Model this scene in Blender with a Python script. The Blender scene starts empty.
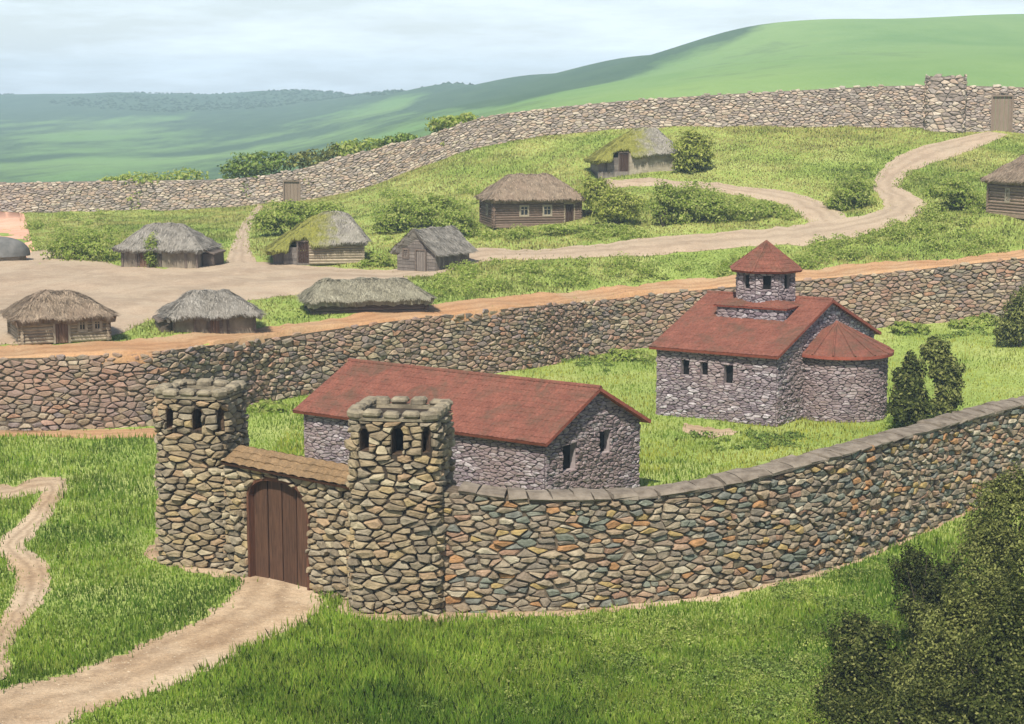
import bpy, math, random
import numpy as np
from math import sin, cos, tan, radians, pi, sqrt, atan2

# ------------------------------------------------------------------ basics
scene = bpy.context.scene
COL = scene.collection
W, Hh, F = 1024, 724, 1800.0
PITCH = math.atan(267 / F)
CH = 20.5
CP, SP = cos(PITCH), sin(PITCH)


def ray(px, py):
    u = (px - 512) / F
    v = (362 - py) / F
    return u, CP + v * SP, -SP + v * CP


def at(px, py, Y):
    dx, dy, dz = ray(px, py)
    t = Y / dy
    return dx * t, Y, CH + dz * t


def atz(px, py, z=0.0):
    dx, dy, dz = ray(px, py)
    t = (z - CH) / dz
    return dx * t, dy * t, z


# ------------------------------------------------------------------ mesh collector
class MB:
    def __init__(self):
        self.v, self.f, self.m = [], [], []

    def add(self, vs, fs, m=0):
        b = len(self.v)
        self.v.extend(vs)
        for f in fs:
            self.f.append(tuple(i + b for i in f))
            self.m.append(m)

    def quad(self, a, b, c, d, m=0):
        self.add([a, b, c, d], [(0, 1, 2, 3)], m)

    def box(self, c, ax, ay, az, bev=0.0, m=0):
        """box with half-axis vectors; chamfered when bev > 0 (bev in metres)"""
        c = np.array(c, float); A = [np.array(a, float) for a in (ax, ay, az)]
        L = [np.linalg.norm(a) for a in A]
        if bev <= 0:
            vs = [c + sx * A[0] + sy * A[1] + sz * A[2] for sz in (-1, 1) for sy in (-1, 1) for sx in (-1, 1)]
            self.add([tuple(p) for p in vs], [(0, 2, 3, 1), (4, 5, 7, 6), (0, 1, 5, 4), (2, 6, 7, 3), (0, 4, 6, 2), (1, 3, 7, 5)], m)
            return
        k = [max(0.2, 1 - bev / l) for l in L]
        vs, idx = [], {}
        for sx in (-1, 1):
            for sy in (-1, 1):
                for sz in (-1, 1):
                    s = (sx, sy, sz)
                    for ax_ in range(3):
                        q = [k[i] * s[i] for i in range(3)]
                        q[ax_] = s[ax_]
                        idx[(s, ax_)] = len(vs)
                        vs.append(tuple(c + q[0] * A[0] + q[1] * A[1] + q[2] * A[2]))
        fs = []
        for a in range(3):
            b_, c_ = [(1, 2), (2, 0), (0, 1)][a]
            for sg in (-1, 1):
                loop = []
                for (p, q) in ((-1, -1), (1, -1), (1, 1), (-1, 1)):
                    s = [0, 0, 0]; s[a] = sg; s[b_] = p; s[c_] = q
                    loop.append(idx[(tuple(s), a)])
                fs.append(loop if sg > 0 else loop[::-1])
        for a in range(3):
            b_, c_ = [(1, 2), (2, 0), (0, 1)][a]
            for p in (-1, 1):
                for q in (-1, 1):
                    s0 = [0, 0, 0]; s0[a] = -1; s0[b_] = p; s0[c_] = q
                    s1 = list(s0); s1[a] = 1
                    s0, s1 = tuple(s0), tuple(s1)
                    lp = [idx[(s0, b_)], idx[(s1, b_)], idx[(s1, c_)], idx[(s0, c_)]]
                    fs.append(lp if p * q < 0 else lp[::-1])
        for sx in (-1, 1):
            for sy in (-1, 1):
                for sz in (-1, 1):
                    s = (sx, sy, sz)
                    lp = [idx[(s, 0)], idx[(s, 1)], idx[(s, 2)]]
                    fs.append(lp if sx * sy * sz > 0 else lp[::-1])
        self.add(vs, fs, m)

    def tube(self, p, q, r, n=8, m=0, r2=None):
        p = np.array(p, float); q = np.array(q, float); d = q - p
        d = d / (np.linalg.norm(d) + 1e-9)
        a = np.cross(d, (0, 0, 1.0)) if abs(d[2]) < .9 else np.cross(d, (1.0, 0, 0))
        a /= np.linalg.norm(a); b = np.cross(d, a)
        r2 = r if r2 is None else r2
        vs = []
        for (c, rr) in ((p, r), (q, r2)):
            for i in range(n):
                t = 2 * pi * i / n
                vs.append(tuple(c + rr * (cos(t) * a + sin(t) * b)))
        fs = [(i, (i + 1) % n, n + (i + 1) % n, n + i) for i in range(n)]
        fs += [tuple(range(n))[::-1], tuple(range(n, 2 * n))]
        self.add(vs, fs, m)

    def build(self, name, mats, parent=None, world=True, smooth=False):
        me = bpy.data.meshes.new(name)
        vs = np.array(self.v, float).reshape(-1, 3)
        if parent is not None and world:
            p = parent
            off = np.zeros(3)
            while p is not None:
                off += np.array(p.location); p = p.parent
            vs = vs - off
        me.from_pydata([tuple(p) for p in vs], [], self.f)
        for mt in (mats if isinstance(mats, (list, tuple)) else [mats]):
            me.materials.append(mt)
        me.polygons.foreach_set('material_index', self.m)
        if smooth:
            me.polygons.foreach_set('use_smooth', [True] * len(self.f))
        me.update()
        o = bpy.data.objects.new(name, me)
        COL.objects.link(o)
        if parent is not None:
            o.parent = parent
        return o


def mesh_np(name, verts, k, mat, parent=None, off=None):
    """verts (n*k,3): n separate k-gons"""
    if off is not None:
        verts = verts - np.array(off)
    n = len(verts) // k
    me = bpy.data.meshes.new(name)
    me.vertices.add(len(verts)); me.vertices.foreach_set('co', verts.astype(np.float32).ravel())
    me.loops.add(n * k); me.loops.foreach_set('vertex_index', np.arange(n * k, dtype=np.int32))
    me.polygons.add(n)
    me.polygons.foreach_set('loop_start', np.arange(0, n * k, k, dtype=np.int32))
    me.polygons.foreach_set('loop_total', np.full(n, k, dtype=np.int32))
    me.materials.append(mat)
    me.update(calc_edges=True)
    o = bpy.data.objects.new(name, me)
    COL.objects.link(o)
    if parent is not None:
        o.parent = parent
    return o


def grid_obj(name, P, mat, smooth=True):
    """P (r,c,3) sheet"""
    r, c, _ = P.shape
    me = bpy.data.meshes.new(name)
    idx = np.arange(r * c).reshape(r, c)
    fs = np.stack([idx[:-1, :-1], idx[:-1, 1:], idx[1:, 1:], idx[1:, :-1]], -1).reshape(-1, 4)
    n = len(fs)
    me.vertices.add(r * c); me.vertices.foreach_set('co', P.reshape(-1, 3).astype(np.float32).ravel())
    me.loops.add(n * 4); me.loops.foreach_set('vertex_index', fs.astype(np.int32).ravel())
    me.polygons.add(n)
    me.polygons.foreach_set('loop_start', np.arange(0, n * 4, 4, dtype=np.int32))
    me.polygons.foreach_set('loop_total', np.full(n, 4, dtype=np.int32))
    me.polygons.foreach_set('use_smooth', np.full(n, smooth))
    me.materials.append(mat)
    me.update(calc_edges=True)
    o = bpy.data.objects.new(name, me)
    COL.objects.link(o)
    return o


def tag(o, label=None, cat=None, group=None, kind=None):
    if label: o['label'] = label
    if cat: o['category'] = cat
    if group: o['group'] = group
    if kind: o['kind'] = kind
    return o


def empty(name, loc, rz=0.0):
    o = bpy.data.objects.new(name, None)
    o.location = loc; o.rotation_euler = (0, 0, rz)
    o.empty_display_size = .3
    COL.objects.link(o)
    return o


# ------------------------------------------------------------------ materials
class NT:
    def __init__(self, name):
        self.mat = bpy.data.materials.new(name)
        self.mat.use_nodes = True
        self.t = self.mat.node_tree
        self.b = self.t.nodes['Principled BSDF']
        self.b.inputs['Roughness'].default_value = .9
        self.b.inputs['Specular IOR Level'].default_value = .2
        self.out = self.t.nodes['Material Output']

    def n(self, typ, **kw):
        nd = self.t.nodes.new(typ)
        for k, v in kw.items():
            setattr(nd, k, v)
        return nd

    def l(self, a, b):
        self.t.links.new(a, b)

    def coord(self, which='Object', scale=None):
        tc = self.n('ShaderNodeTexCoord')
        o = tc.outputs[which]
        if scale is not None:
            mp = self.n('ShaderNodeMapping')
            mp.inputs['Scale'].default_value = scale if isinstance(scale, (tuple, list)) else (scale,) * 3
            self.l(o, mp.inputs['Vector']); o = mp.outputs['Vector']
        return o

    def noise(self, vec, scale, detail=4, rough=.6, dist=0.0):
        nd = self.n('ShaderNodeTexNoise')
        nd.inputs['Scale'].default_value = scale
        nd.inputs['Detail'].default_value = detail
        nd.inputs['Roughness'].default_value = rough
        nd.inputs['Distortion'].default_value = dist
        if vec is not None:
            self.l(vec, nd.inputs['Vector'])
        return nd.outputs['Fac']

    def ramp(self, fac, stops, interp='LINEAR'):
        nd = self.n('ShaderNodeValToRGB')
        cr = nd.color_ramp; cr.interpolation = interp
        while len(cr.elements) < len(stops):
            cr.elements.new(.5)
        for e, (p, c) in zip(cr.elements, stops):
            e.position = p
            e.color = (c, c, c, 1) if not isinstance(c, (tuple, list)) else (*c, 1)
        self.l(fac, nd.inputs['Fac'])
        return nd.outputs['Color']

    def mix(self, fac, a, b, mode='MIX'):
        nd = self.n('ShaderNodeMix', data_type='RGBA', blend_type=mode)
        for s, v in ((nd.inputs[0], fac), (nd.inputs[6], a), (nd.inputs[7], b)):
            if isinstance(v, (int, float)):
                s.default_value = v if s == nd.inputs[0] else (v, v, v, 1)
            elif isinstance(v, (tuple, list)):
                s.default_value = (*v, 1)
            else:
                self.l(v, s)
        return nd.outputs[2]

    def rand(self):
        return self.n('ShaderNodeNewGeometry').outputs['Random Per Island']

    def bump(self, h, strength=.4, dist=.05):
        nd = self.n('ShaderNodeBump')
        nd.inputs['Strength'].default_value = strength
        nd.inputs['Distance'].default_value = dist
        self.l(h, nd.inputs['Height'])
        self.l(nd.outputs['Normal'], self.b.inputs['Normal'])

    def color(self, c):
        if isinstance(c, (tuple, list)):
            self.b.inputs['Base Color'].default_value = (*c, 1)
        else:
            self.l(c, self.b.inputs['Base Color'])


def stone_mat(name, cols, tint=None, mott=(.72, 1.22), nscale=3.0):
    m = NT(name)
    r = m.rand()
    n = len(cols)
    c = m.ramp(r, [(i / n, col) for i, col in enumerate(cols)], 'CONSTANT')
    v = m.coord('Object')
    n1 = m.noise(v, nscale, 5, .65)
    c = m.mix(1.0, c, m.ramp(n1, [(.3, mott[0]), (.7, mott[1])]), 'MULTIPLY')
    n2 = m.noise(v, .22, 3, .6)
    if tint:
        c = m.mix(m.ramp(n2, [(.42, 0.0), (.62, .6)]), c, tint, 'MIX')
    m.color(c)
    m.bump(m.noise(v, nscale * 2.6, 7, .75), .9, .09)
    return m.mat


def plain_mat(name, a, b, scale=2.0, stretch=(1, 1, 1), bump=.3, detail=5, lo=.35, hi=.65):
    m = NT(name)
    v = m.coord('Object', stretch)
    n1 = m.noise(v, scale, detail, .65)
    m.color(m.ramp(n1, [(lo, a), (hi, b)]))
    if bump:
        m.bump(m.noise(v, scale * 3, 5, .7), bump, .04)
    return m.mat


M = {}
M['front_stone'] = stone_mat('front_stone', [
    (0.296, 0.221, 0.144), (0.255, 0.211, 0.153), (0.347, 0.274, 0.186), (0.194, 0.196, 0.153), (0.316, 0.196, 0.130), (0.286, 0.235, 0.167), (0.377, 0.309, 0.214),
    (0.214, 0.181, 0.140), (0.367, 0.201, 0.093), (0.255, 0.206, 0.153), (0.189, 0.201, 0.158), (0.347, 0.235, 0.158), (0.296, 0.240, 0.167), (0.367, 0.265, 0.112),
    (0.235, 0.181, 0.130), (0.326, 0.250, 0.163), (0.178, 0.181, 0.153), (0.428, 0.372, 0.270), (0.275, 0.211, 0.144), (0.306, 0.255, 0.177)], mott=(.62, 1.25))
M['tower_stone'] = stone_mat('tower_stone', [
    (0.300, 0.233, 0.143), (0.250, 0.195, 0.126), (0.340, 0.270, 0.168), (0.270, 0.205, 0.126), (0.200, 0.163, 0.113), (0.310, 0.246, 0.155), (0.360, 0.270, 0.143),
    (0.310, 0.260, 0.185), (0.360, 0.251, 0.151), (0.250, 0.205, 0.143), (0.420, 0.353, 0.235)], mott=(.62, 1.22))
M['terrace_stone'] = stone_mat('terrace_stone', [
    (0.305, 0.226, 0.152), (0.256, 0.201, 0.146), (0.354, 0.268, 0.183), (0.220, 0.177, 0.146), (0.342, 0.201, 0.128), (0.281, 0.244, 0.183), (0.390, 0.317, 0.220),
    (0.244, 0.201, 0.183), (0.195, 0.165, 0.134), (0.366, 0.244, 0.183), (0.317, 0.256, 0.165), (0.415, 0.342, 0.244)], tint=(0.305, 0.189, 0.146), mott=(.6, 1.25))
M['far_stone'] = stone_mat('far_stone', [
    (0.395, 0.311, 0.247), (0.340, 0.279, 0.238), (0.461, 0.376, 0.295), (0.296, 0.241, 0.211), (0.417, 0.311, 0.238), (0.363, 0.311, 0.274), (0.494, 0.418, 0.337),
    (0.274, 0.226, 0.195)], mott=(.7, 1.2), nscale=2.0)
M['church_stone'] = stone_mat('church_stone', [
    (0.276, 0.226, 0.243), (0.214, 0.169, 0.186), (0.350, 0.299, 0.317), (0.248, 0.203, 0.220), (0.428, 0.379, 0.390), (0.181, 0.141, 0.159), (0.316, 0.266, 0.272),
    (0.293, 0.232, 0.227), (0.474, 0.429, 0.441), (0.236, 0.192, 0.209), (0.328, 0.282, 0.294), (0.271, 0.226, 0.237)], tint=(0.281, 0.203, 0.186), mott=(.5, 1.35), nscale=4.0)
M['mortar'] = plain_mat('mortar', (.018, .013, .009), (.055, .042, .03), 3)
M['mortar_brown'] = plain_mat('mortar_brown', (.06, .045, .03), (.15, .115, .08), 3)
M['mortar_pale'] = plain_mat('mortar_pale', (.13, .11, .092), (.22, .185, .155), 3)
M['mortar_purple'] = plain_mat('mortar_purple', (.045, .032, .038), (.13, .10, .11), 4)
M['coping'] = plain_mat('coping', (.125, .10, .075), (.24, .20, .155), 1.6, bump=.9)
M['parapet'] = plain_mat('parapet', (.12, .10, .07), (.29, .245, .17), 2.5, bump=.9)
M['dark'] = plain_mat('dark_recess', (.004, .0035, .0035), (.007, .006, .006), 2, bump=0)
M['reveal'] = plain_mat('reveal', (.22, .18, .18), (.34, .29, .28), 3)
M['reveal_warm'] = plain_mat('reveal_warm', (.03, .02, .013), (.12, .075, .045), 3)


def wood_mat(name, a, b, stretch=(6, 6, .5), rnd=.5):
    m = NT(name)
    v = m.coord('Object', stretch)
    n1 = m.noise(v, 2.2, 6, .7, .4)
    c = m.ramp(n1, [(.3, a), (.7, b)])
    c = m.mix(1.0, c, m.ramp(m.rand(), [(0, 1 - rnd * .5), (1, 1 + rnd * .5)]), 'MULTIPLY')
    m.color(c)
    m.bump(n1, .5, .03)
    return m.mat


M['door_wood'] = wood_mat('door_wood', (.033, .017, .010), (.115, .058, .034), (7, 7, .45))
M['door_frame'] = wood_mat('door_frame', (.05, .022, .013), (.13, .055, .03), (5, 5, .5))
M['far_door'] = wood_mat('far_door', (.16, .12, .09), (.22, .17, .13), (5, 5, .6), .1)
M['log_grey'] = wood_mat('log_grey', (.17, .135, .095), (.38, .315, .225), (1.2, 1.2, 6))
M['log_brown'] = wood_mat('log_brown', (.105, .072, .055), (.21, .15, .115), (1.2, 1.2, 6))
M['log_dark'] = wood_mat('log_dark', (.07, .055, .045), (.16, .125, .10), (1.2, 1.2, 6))
M['board_grey'] = wood_mat('board_grey', (.095, .08, .07), (.22, .19, .165), (5, 5, .6))
M['plaster'] = plain_mat('plaster', (.21, .18, .135), (.36, .31, .235), 1.3, stretch=(1, 1, 1.8), bump=.4)
M['plaster_old'] = plain_mat('plaster_old', (.14, .115, .085), (.27, .225, .17), 1.5, stretch=(1, 1, .6), bump=.5)
M['pale_frame'] = wood_mat('pale_frame', (.24, .20, .145), (.36, .305, .23), (5, 5, .6), .1)
M['door_dark'] = wood_mat('door_dark', (.03, .018, .013), (.07, .042, .03), (5, 5, .5), .2)
M['hut_door'] = wood_mat('hut_door', (.10, .06, .04), (.20, .125, .085), (5, 5, .5), .2)
g = NT('pane'); g.color((.02, .024, .028)); g.b.inputs['Roughness'].default_value = .15
g.b.inputs['Specular IOR Level'].default_value = .5; M['pane'] = g.mat


def roof_mat(name, a, b, moss):
    m = NT(name)
    v = m.coord('Object')
    n1 = m.noise(v, 1.1, 6, .7)
    n2 = m.noise(v, 9.0, 4, .7)
    c = m.ramp(n1, [(.3, a), (.7, b)])
    c = m.mix(1.0, c, m.ramp(n2, [(.3, .6), (.7, 1.3)]), 'MULTIPLY')
    n3 = m.noise(v, .55, 5, .7, .6)
    c = m.mix(m.ramp(n3, [(.47, 0.0), (.66, .75)]), c, moss)
    m.color(c)
    m.bump(n2, .5, .04)
    return m.mat


M['red_roof'] = roof_mat('red_roof', (.135, .05, .034), (.225, .085, .057), (.085, .056, .036))
M['verge'] = plain_mat('verge', (.20, .055, .035), (.29, .085, .055), 3)
M['brown_tile'] = roof_mat('brown_tile', (.17, .108, .055), (.25, .165, .088), (.13, .09, .05))


def thatch_mat(name, a, b, c3, moss=None, mossdir=None):
    m = NT(name)
    v = m.coord('Object')
    n1 = m.noise(v, 1.2, 6, .75)
    c = m.ramp(n1, [(.3, a), (.7, b)])
    c = m.mix(1.0, c, m.ramp(m.rand(), [(0, .55), (1, 1.35)]), 'MULTIPLY')
    c = m.mix(m.ramp(m.noise(v, .5, 4, .7), [(.45, 0.0), (.65, .6)]), c, c3)
    if moss:
        sx = m.n('ShaderNodeSeparateXYZ'); m.l(v, sx.inputs[0])
        ma = m.n('ShaderNodeMath', operation='MULTIPLY_ADD')
        m.l(sx.outputs['X'], ma.inputs[0]); ma.inputs[1].default_value = -.22; ma.inputs[2].default_value = .7
        ad = m.n('ShaderNodeMath', operation='ADD'); m.l(ma.outputs[0], ad.inputs[0])
        nn = m.noise(v, 1.4, 6, .7)
        mm = m.n('ShaderNodeMath', operation='MULTIPLY_ADD'); m.l(nn, mm.inputs[0]); mm.inputs[1].default_value = 1.6; mm.inputs[2].default_value = -.8
        m.l(mm.outputs[0], ad.inputs[1])
        c = m.mix(m.ramp(ad.outputs[0], [(.2, 0.0), (.75, .9)]), c, m.ramp(m.noise(v, 5, 4, .7), [(.3, moss[0]), (.7, moss[1])]))
    m.color(c)
    m.bump(m.noise(m.coord('Object', (8, 8, 3)), 2.0, 6, .8), .8, .08)
    return m.mat


M['thatch_grey'] = thatch_mat('thatch_grey', (.16, .145, .12), (.33, .305, .265), (.25, .225, .19))
M['thatch_brown'] = thatch_mat('thatch_brown', (.17, .125, .085), (.34, .265, .19), (.24, .175, .125))
M['thatch_olive'] = thatch_mat('thatch_olive', (.17, .155, .11), (.34, .315, .23), (.26, .24, .17))
M['thatch_moss'] = thatch_mat('thatch_moss', (.17, .155, .125), (.36, .33, .285), (.27, .25, .20), moss=((.10, .11, .02), (.26, .25, .035)))
M['mound'] = plain_mat('mound', (.10, .10, .093), (.16, .155, .145), 1.0, bump=.4)


def leaf_mat(name, stops, trans=.3, clump=.35, patch=None, up=.3):
    m = NT(name)
    m.t.nodes.remove(m.b)
    v = m.coord('Object')
    c = m.ramp(m.rand(), stops)
    n1 = m.noise(v, clump, 4, .6)
    if patch:
        c = m.mix(m.ramp(n1, [(.40, 0.0), (.54, .95)]), c, m.ramp(m.rand(), patch))
    c = m.mix(1.0, c, m.ramp(m.noise(v, clump * 5, 3, .6), [(.3, .62), (.7, 1.25)]), 'MULTIPLY')
    d = m.n('ShaderNodeBsdfDiffuse'); m.l(c, d.inputs['Color'])
    # a tuft's many curved blades catch the light much like the turf they stand on
    ge = m.n('ShaderNodeNewGeometry')
    sc_ = m.n('ShaderNodeVectorMath', operation='SCALE'); m.l(ge.outputs['Normal'], sc_.inputs[0]); sc_.inputs['Scale'].default_value = 1 - up
    ad_ = m.n('ShaderNodeVectorMath', operation='ADD'); m.l(sc_.outputs[0], ad_.inputs[0]); ad_.inputs[1].default_value = (0, 0, up)
    no_ = m.n('ShaderNodeVectorMath', operation='NORMALIZE'); m.l(ad_.outputs[0], no_.inputs[0])
    m.l(no_.outputs[0], d.inputs['Normal'])
    t = m.n('ShaderNodeBsdfTranslucent'); m.l(c, t.inputs['Color'])
    x = m.n('ShaderNodeMixShader'); x.inputs[0].default_value = trans
    m.l(d.outputs[0], x.inputs[1]); m.l(t.outputs[0], x.inputs[2])
    m.l(x.outputs[0], m.out.inputs['Surface'])
    return m.mat


M['grass_meadow'] = leaf_mat('grass_meadow', [(0, (.06, .14, .014)), (.5, (.125, .235, .025)), (1, (.24, .34, .06))], .5, .10,
                             patch=[(0, (.16, .29, .028)), (.6, (.28, .41, .048)), (1, (.42, .48, .10))], up=.8)
M['grass_yard'] = leaf_mat('grass_yard', [(0, (.10, .21, .018)), (.5, (.20, .33, .032)), (1, (.34, .43, .075))], .5, .13,
                           patch=[(0, (.34, .40, .045)), (.6, (.49, .51, .075)), (1, (.58, .54, .13))], up=.85)
M['grass_terrace'] = leaf_mat('grass_terrace', [(0, (.18, .29, .05)), (.5, (.30, .40, .09)), (1, (.43, .48, .15))], .5, .06,
                              patch=[(0, (.42, .43, .12)), (.6, (.57, .54, .18)), (1, (.65, .60, .27))], up=.85)
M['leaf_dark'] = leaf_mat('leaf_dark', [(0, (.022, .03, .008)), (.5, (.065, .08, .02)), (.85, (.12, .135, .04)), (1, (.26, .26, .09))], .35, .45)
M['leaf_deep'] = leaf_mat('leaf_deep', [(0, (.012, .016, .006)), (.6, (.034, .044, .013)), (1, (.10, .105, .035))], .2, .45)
M['leaf_mid'] = leaf_mat('leaf_mid', [(0, (.065, .11, .02)), (.5, (.17, .25, .05)), (1, (.33, .40, .12))], .4, .5, up=.5)
M['leaf_light'] = leaf_mat('leaf_light', [(0, (.16, .24, .035)), (.5, (.34, .43, .09)), (1, (.54, .56, .20))], .55, .4, up=.65)
M['leaf_tree'] = leaf_mat('leaf_tree', [(0, (.12, .16, .025)), (.5, (.32, .37, .07)), (1, (.54, .54, .17))], .5, .5, up=.5)
M['leaf_olive'] = leaf_mat('leaf_olive', [(0, (.04, .05, .013)), (.5, (.13, .148, .038)), (1, (.33, .34, .115))], .4, .5, up=.4)
M['leaf_hill'] = leaf_mat('leaf_hill', [(0, (.03, .06, .03)), (1, (.06, .10, .05))], .1, .02, up=.4)
M['bark'] = plain_mat('bark', (.05, .038, .028), (.12, .095, .072), 3, stretch=(3, 3, .6))


def ground_mat():
    m = NT('ground')
    v = m.coord('Object')
    n1 = m.noise(v, .12, 5, .65)
    c = m.ramp(n1, [(.3, (.18, .25, .045)), (.5, (.26, .325, .075)), (.7, (.35, .385, .12))])
    c = m.mix(1.0, c, m.ramp(m.noise(v, 4.0, 5, .7), [(.3, .6), (.7, 1.3)]), 'MULTIPLY')
    m.color(c)
    m.bump(m.noise(v, 3, 5, .7), .8, .15)
    return m.mat


M['ground'] = ground_mat()


def dirt_mat(name, a, b, c3):
    m = NT(name)
    v = m.coord('Object')
    n1 = m.noise(v, .5, 6, .7)
    c = m.ramp(n1, [(.3, a), (.7, b)])
    c = m.mix(m.ramp(m.noise(v, .16, 4, .6), [(.42, 0.0), (.62, .75)]), c, c3)
    # wheel ruts worn along the track
    la = m.n('ShaderNodeAttribute', attribute_name='lane')
    wv = m.n('ShaderNodeMath', operation='MULTIPLY_ADD'); m.l(m.noise(v, .45, 5, .65), wv.inputs[0]); wv.inputs[1].default_value = .6; m.l(la.outputs['Fac'], wv.inputs[2])
    rt = m.ramp(wv.outputs[0], [(.42, 0.0), (.53, .45), (.64, .05), (.70, .05), (.84, .5), (.98, 0.0)])
    c = m.mix(rt, c, tuple(q * .68 for q in a), 'MIX')
    c = m.mix(1.0, c, m.ramp(m.noise(v, 7, 5, .75), [(.3, .75), (.7, 1.18)]), 'MULTIPLY')
    m.color(c)
    m.bump(m.noise(v, 2.5, 7, .7), .8, .15)
    return m.mat


M['dirt'] = dirt_mat('dirt', (.29, .19, .11), (.48, .345, .215), (.54, .42, .29))
M['dirt_up'] = dirt_mat('dirt_up', (.34, .25, .17), (.44, .34, .24), (.41, .325, .23))
M['dirt_orange'] = dirt_mat('dirt_orange', (.36, .19, .09), (.46, .27, .14), (.42, .29, .17))
M['dirt_pink'] = dirt_mat('dirt_pink', (.62, .33, .21), (.74, .45, .32), (.66, .38, .27))


def hills_mat():
    m = NT('hills')
    at_ = m.n('ShaderNodeAttribute', attribute_name='wood')
    v = m.coord('Object', (1.0, .28, 1.0))
    n1 = m.noise(v, .012, 6, .65)
    n2 = m.noise(v, .05, 5, .7)
    mead = m.ramp(n1, [(.35, (.13, .235, .075)), (.65, (.21, .315, .105))])
    wood = m.ramp(n2, [(.3, (.025, .06, .035)), (.7, (.05, .095, .05))])
    ad = m.n('ShaderNodeMath', operation='MULTIPLY_ADD'); m.l(m.noise(v, .006, 6, .7), ad.inputs[0]); ad.inputs[1].default_value = 1.4
    m.l(at_.outputs['Fac'], ad.inputs[2])
    c = m.mix(m.ramp(ad.outputs[0], [(1.0, 0.0), (1.15, 1.0)]) if False else m.ramp(ad.outputs[0], [(.82, .12), (1.22, .9)]), mead, wood)
    m.color(c)
    m.bump(n2, .5, 3.0)
    return m.mat


M['hills'] = hills_mat()

# ------------------------------------------------------------------ terrain
def interp(xs, ys):
    """monotone-ish cubic (Catmull-Rom on uneven knots)"""
    xs = np.array(xs, float); ys = np.array(ys, float)
    d = np.gradient(ys, xs)

    def f(x):
        x = np.clip(np.asarray(x, float), xs[0], xs[-1])
        i = np.clip(np.searchsorted(xs, x) - 1, 0, len(xs) - 2)
        h = xs[i + 1] - xs[i]; t = (x - xs[i]) / h
        return ((2 * t ** 3 - 3 * t ** 2 + 1) * ys[i] + (t ** 3 - 2 * t ** 2 + t) * h * d[i]
                + (-2 * t ** 3 + 3 * t ** 2) * ys[i + 1] + (t ** 3 - t ** 2) * h * d[i + 1])
    return f


def a_of(px):
    # column slope x/Y for a pixel column near mid rows
    return (px - 512) / F / CP


# mid (terrace) wall: px, base py, top py, Y
MIDW = [(-420, 436, 366, 104), (-150, 433, 361, 106.5), (0, 430, 358, 108), (80, 430, 356, 108.5), (157, 425, 351, 110), (220, 412, 344, 115), (280, 400, 336.5, 120.5), (400, 386, 320, 127),
        (520, 370, 307, 134), (600, 355, 300, 142), (650, 348, 294.5, 145), (780, 337, 282, 147), (900, 326, 271, 148), (1000, 318, 260, 149), (1150, 308, 246, 150), (1420, 292, 222, 151)]
BACKW = [(-420, 216, 186, 240), (-100, 214, 184, 238), (0, 213, 183, 237), (50, 212, 182, 236.7), (150, 210, 180.5, 236), (240, 207, 178, 234.5), (300, 200, 169, 233), (340, 195, 157, 232), (375, 186, 149, 231),
         (428, 165, 135, 229), (480, 147, 118, 226.5), (550, 135, 108, 223), (620, 129.5, 101, 220), (700, 127, 95.5, 217), (800, 127, 90, 214), (880, 128, 86, 212), (930, 129, 85, 211), (1024, 133, 87, 209), (1150, 140, 88, 208), (1420, 152, 92, 206)]
Yw_f = interp([a_of(p[0]) for p in MIDW], [p[3] for p in MIDW])
Yb_f = interp([a_of(p[0]) for p in BACKW], [p[3] for p in BACKW])
AC = .36


def wall_pt(rows, k):
    return [at(r[0], r[k], r[3]) for r in rows]


class TPS:
    def __init__(self, pts, zs, lam=1e-4):
        self.p = np.array(pts, float); n = len(self.p)
        K = self.k(self.p, self.p) + lam * np.eye(n)
        Pm = np.hstack([np.ones((n, 1)), self.p])
        A = np.block([[K, Pm], [Pm.T, np.zeros((3, 3))]])
        s = np.linalg.solve(A, np.concatenate([zs, np.zeros(3)]))
        self.w, self.c = s[:n], s[n:]

    def k(self, a, b):
        r2 = ((a[:, None] - b[None]) ** 2).sum(-1)
        return .5 * r2 * np.log(r2 + 1e-12)

    def __call__(self, q):
        out = np.empty(len(q))
        for i in range(0, len(q), 20000):
            s = q[i:i + 20000]
            out[i:i + 20000] = self.k(s, self.p) @ self.w + self.c[0] + s @ self.c[1:]
        return out


S = 40.0
# zone A: front meadow and churchyard
pa, za = [], []
for r in MIDW[1:-1]:
    x, y, z = at(r[0], r[1], r[3]); pa.append((x / S, y / S)); za.append(z)
for (x, y) in [(-20, 20), (0, 20), (20, 20), (-25, 55), (0, 55), (25, 55), (-25, 80), (-12, 76), (0, 72), (14, 75), (25, 88), (30, 100), (-20, 95), (0, 95), (10, 112), (17, 110), (24, 114), (36, 112), (-8, 105), (-40, 90), (40, 70), (-40, 50), (40, 40)]:
    pa.append((x / S, y / S)); za.append(0.0)
tpsA = TPS(pa, np.array(za), 1e-3)
# zone B: the village terrace
pb, zb = [], []
for r in MIDW[1:-1]:
    x, y, z = at(r[0], r[2] - 1.0, r[3] + .6); pb.append((x / S, y / S)); zb.append(z)
for r in BACKW[1:-1]:
    x, y, z = at(r[0], r[1], r[3]); pb.append((x / S, y / S)); zb.append(z)
for (px, py, Y) in [(0, 344, 113), (57, 344, 113.5), (115, 342, 114.5), (210, 336, 118), (262, 326, 122), (172, 266, 160), (320, 264, 162), (433, 271, 158), (530, 226, 175), (627, 175, 195), (1003, 217, 162), (800, 226, 168),
                    (900, 201, 175), (700, 244, 163), (600, 250, 160), (0, 240, 190), (120, 232, 200), (100, 290, 142), (250, 290, 142), (940, 168, 190), (830, 160, 196), (720, 160, 198), (430, 205, 196), (960, 250, 154),
                    (860, 258, 154), (560, 275, 148), (450, 292, 140)]:
    x, y, z = at(px, py, Y); pb.append((x / S, y / S)); zb.append(z)
tpsB = TPS(pb, np.array(zb), 2e-2)
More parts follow.
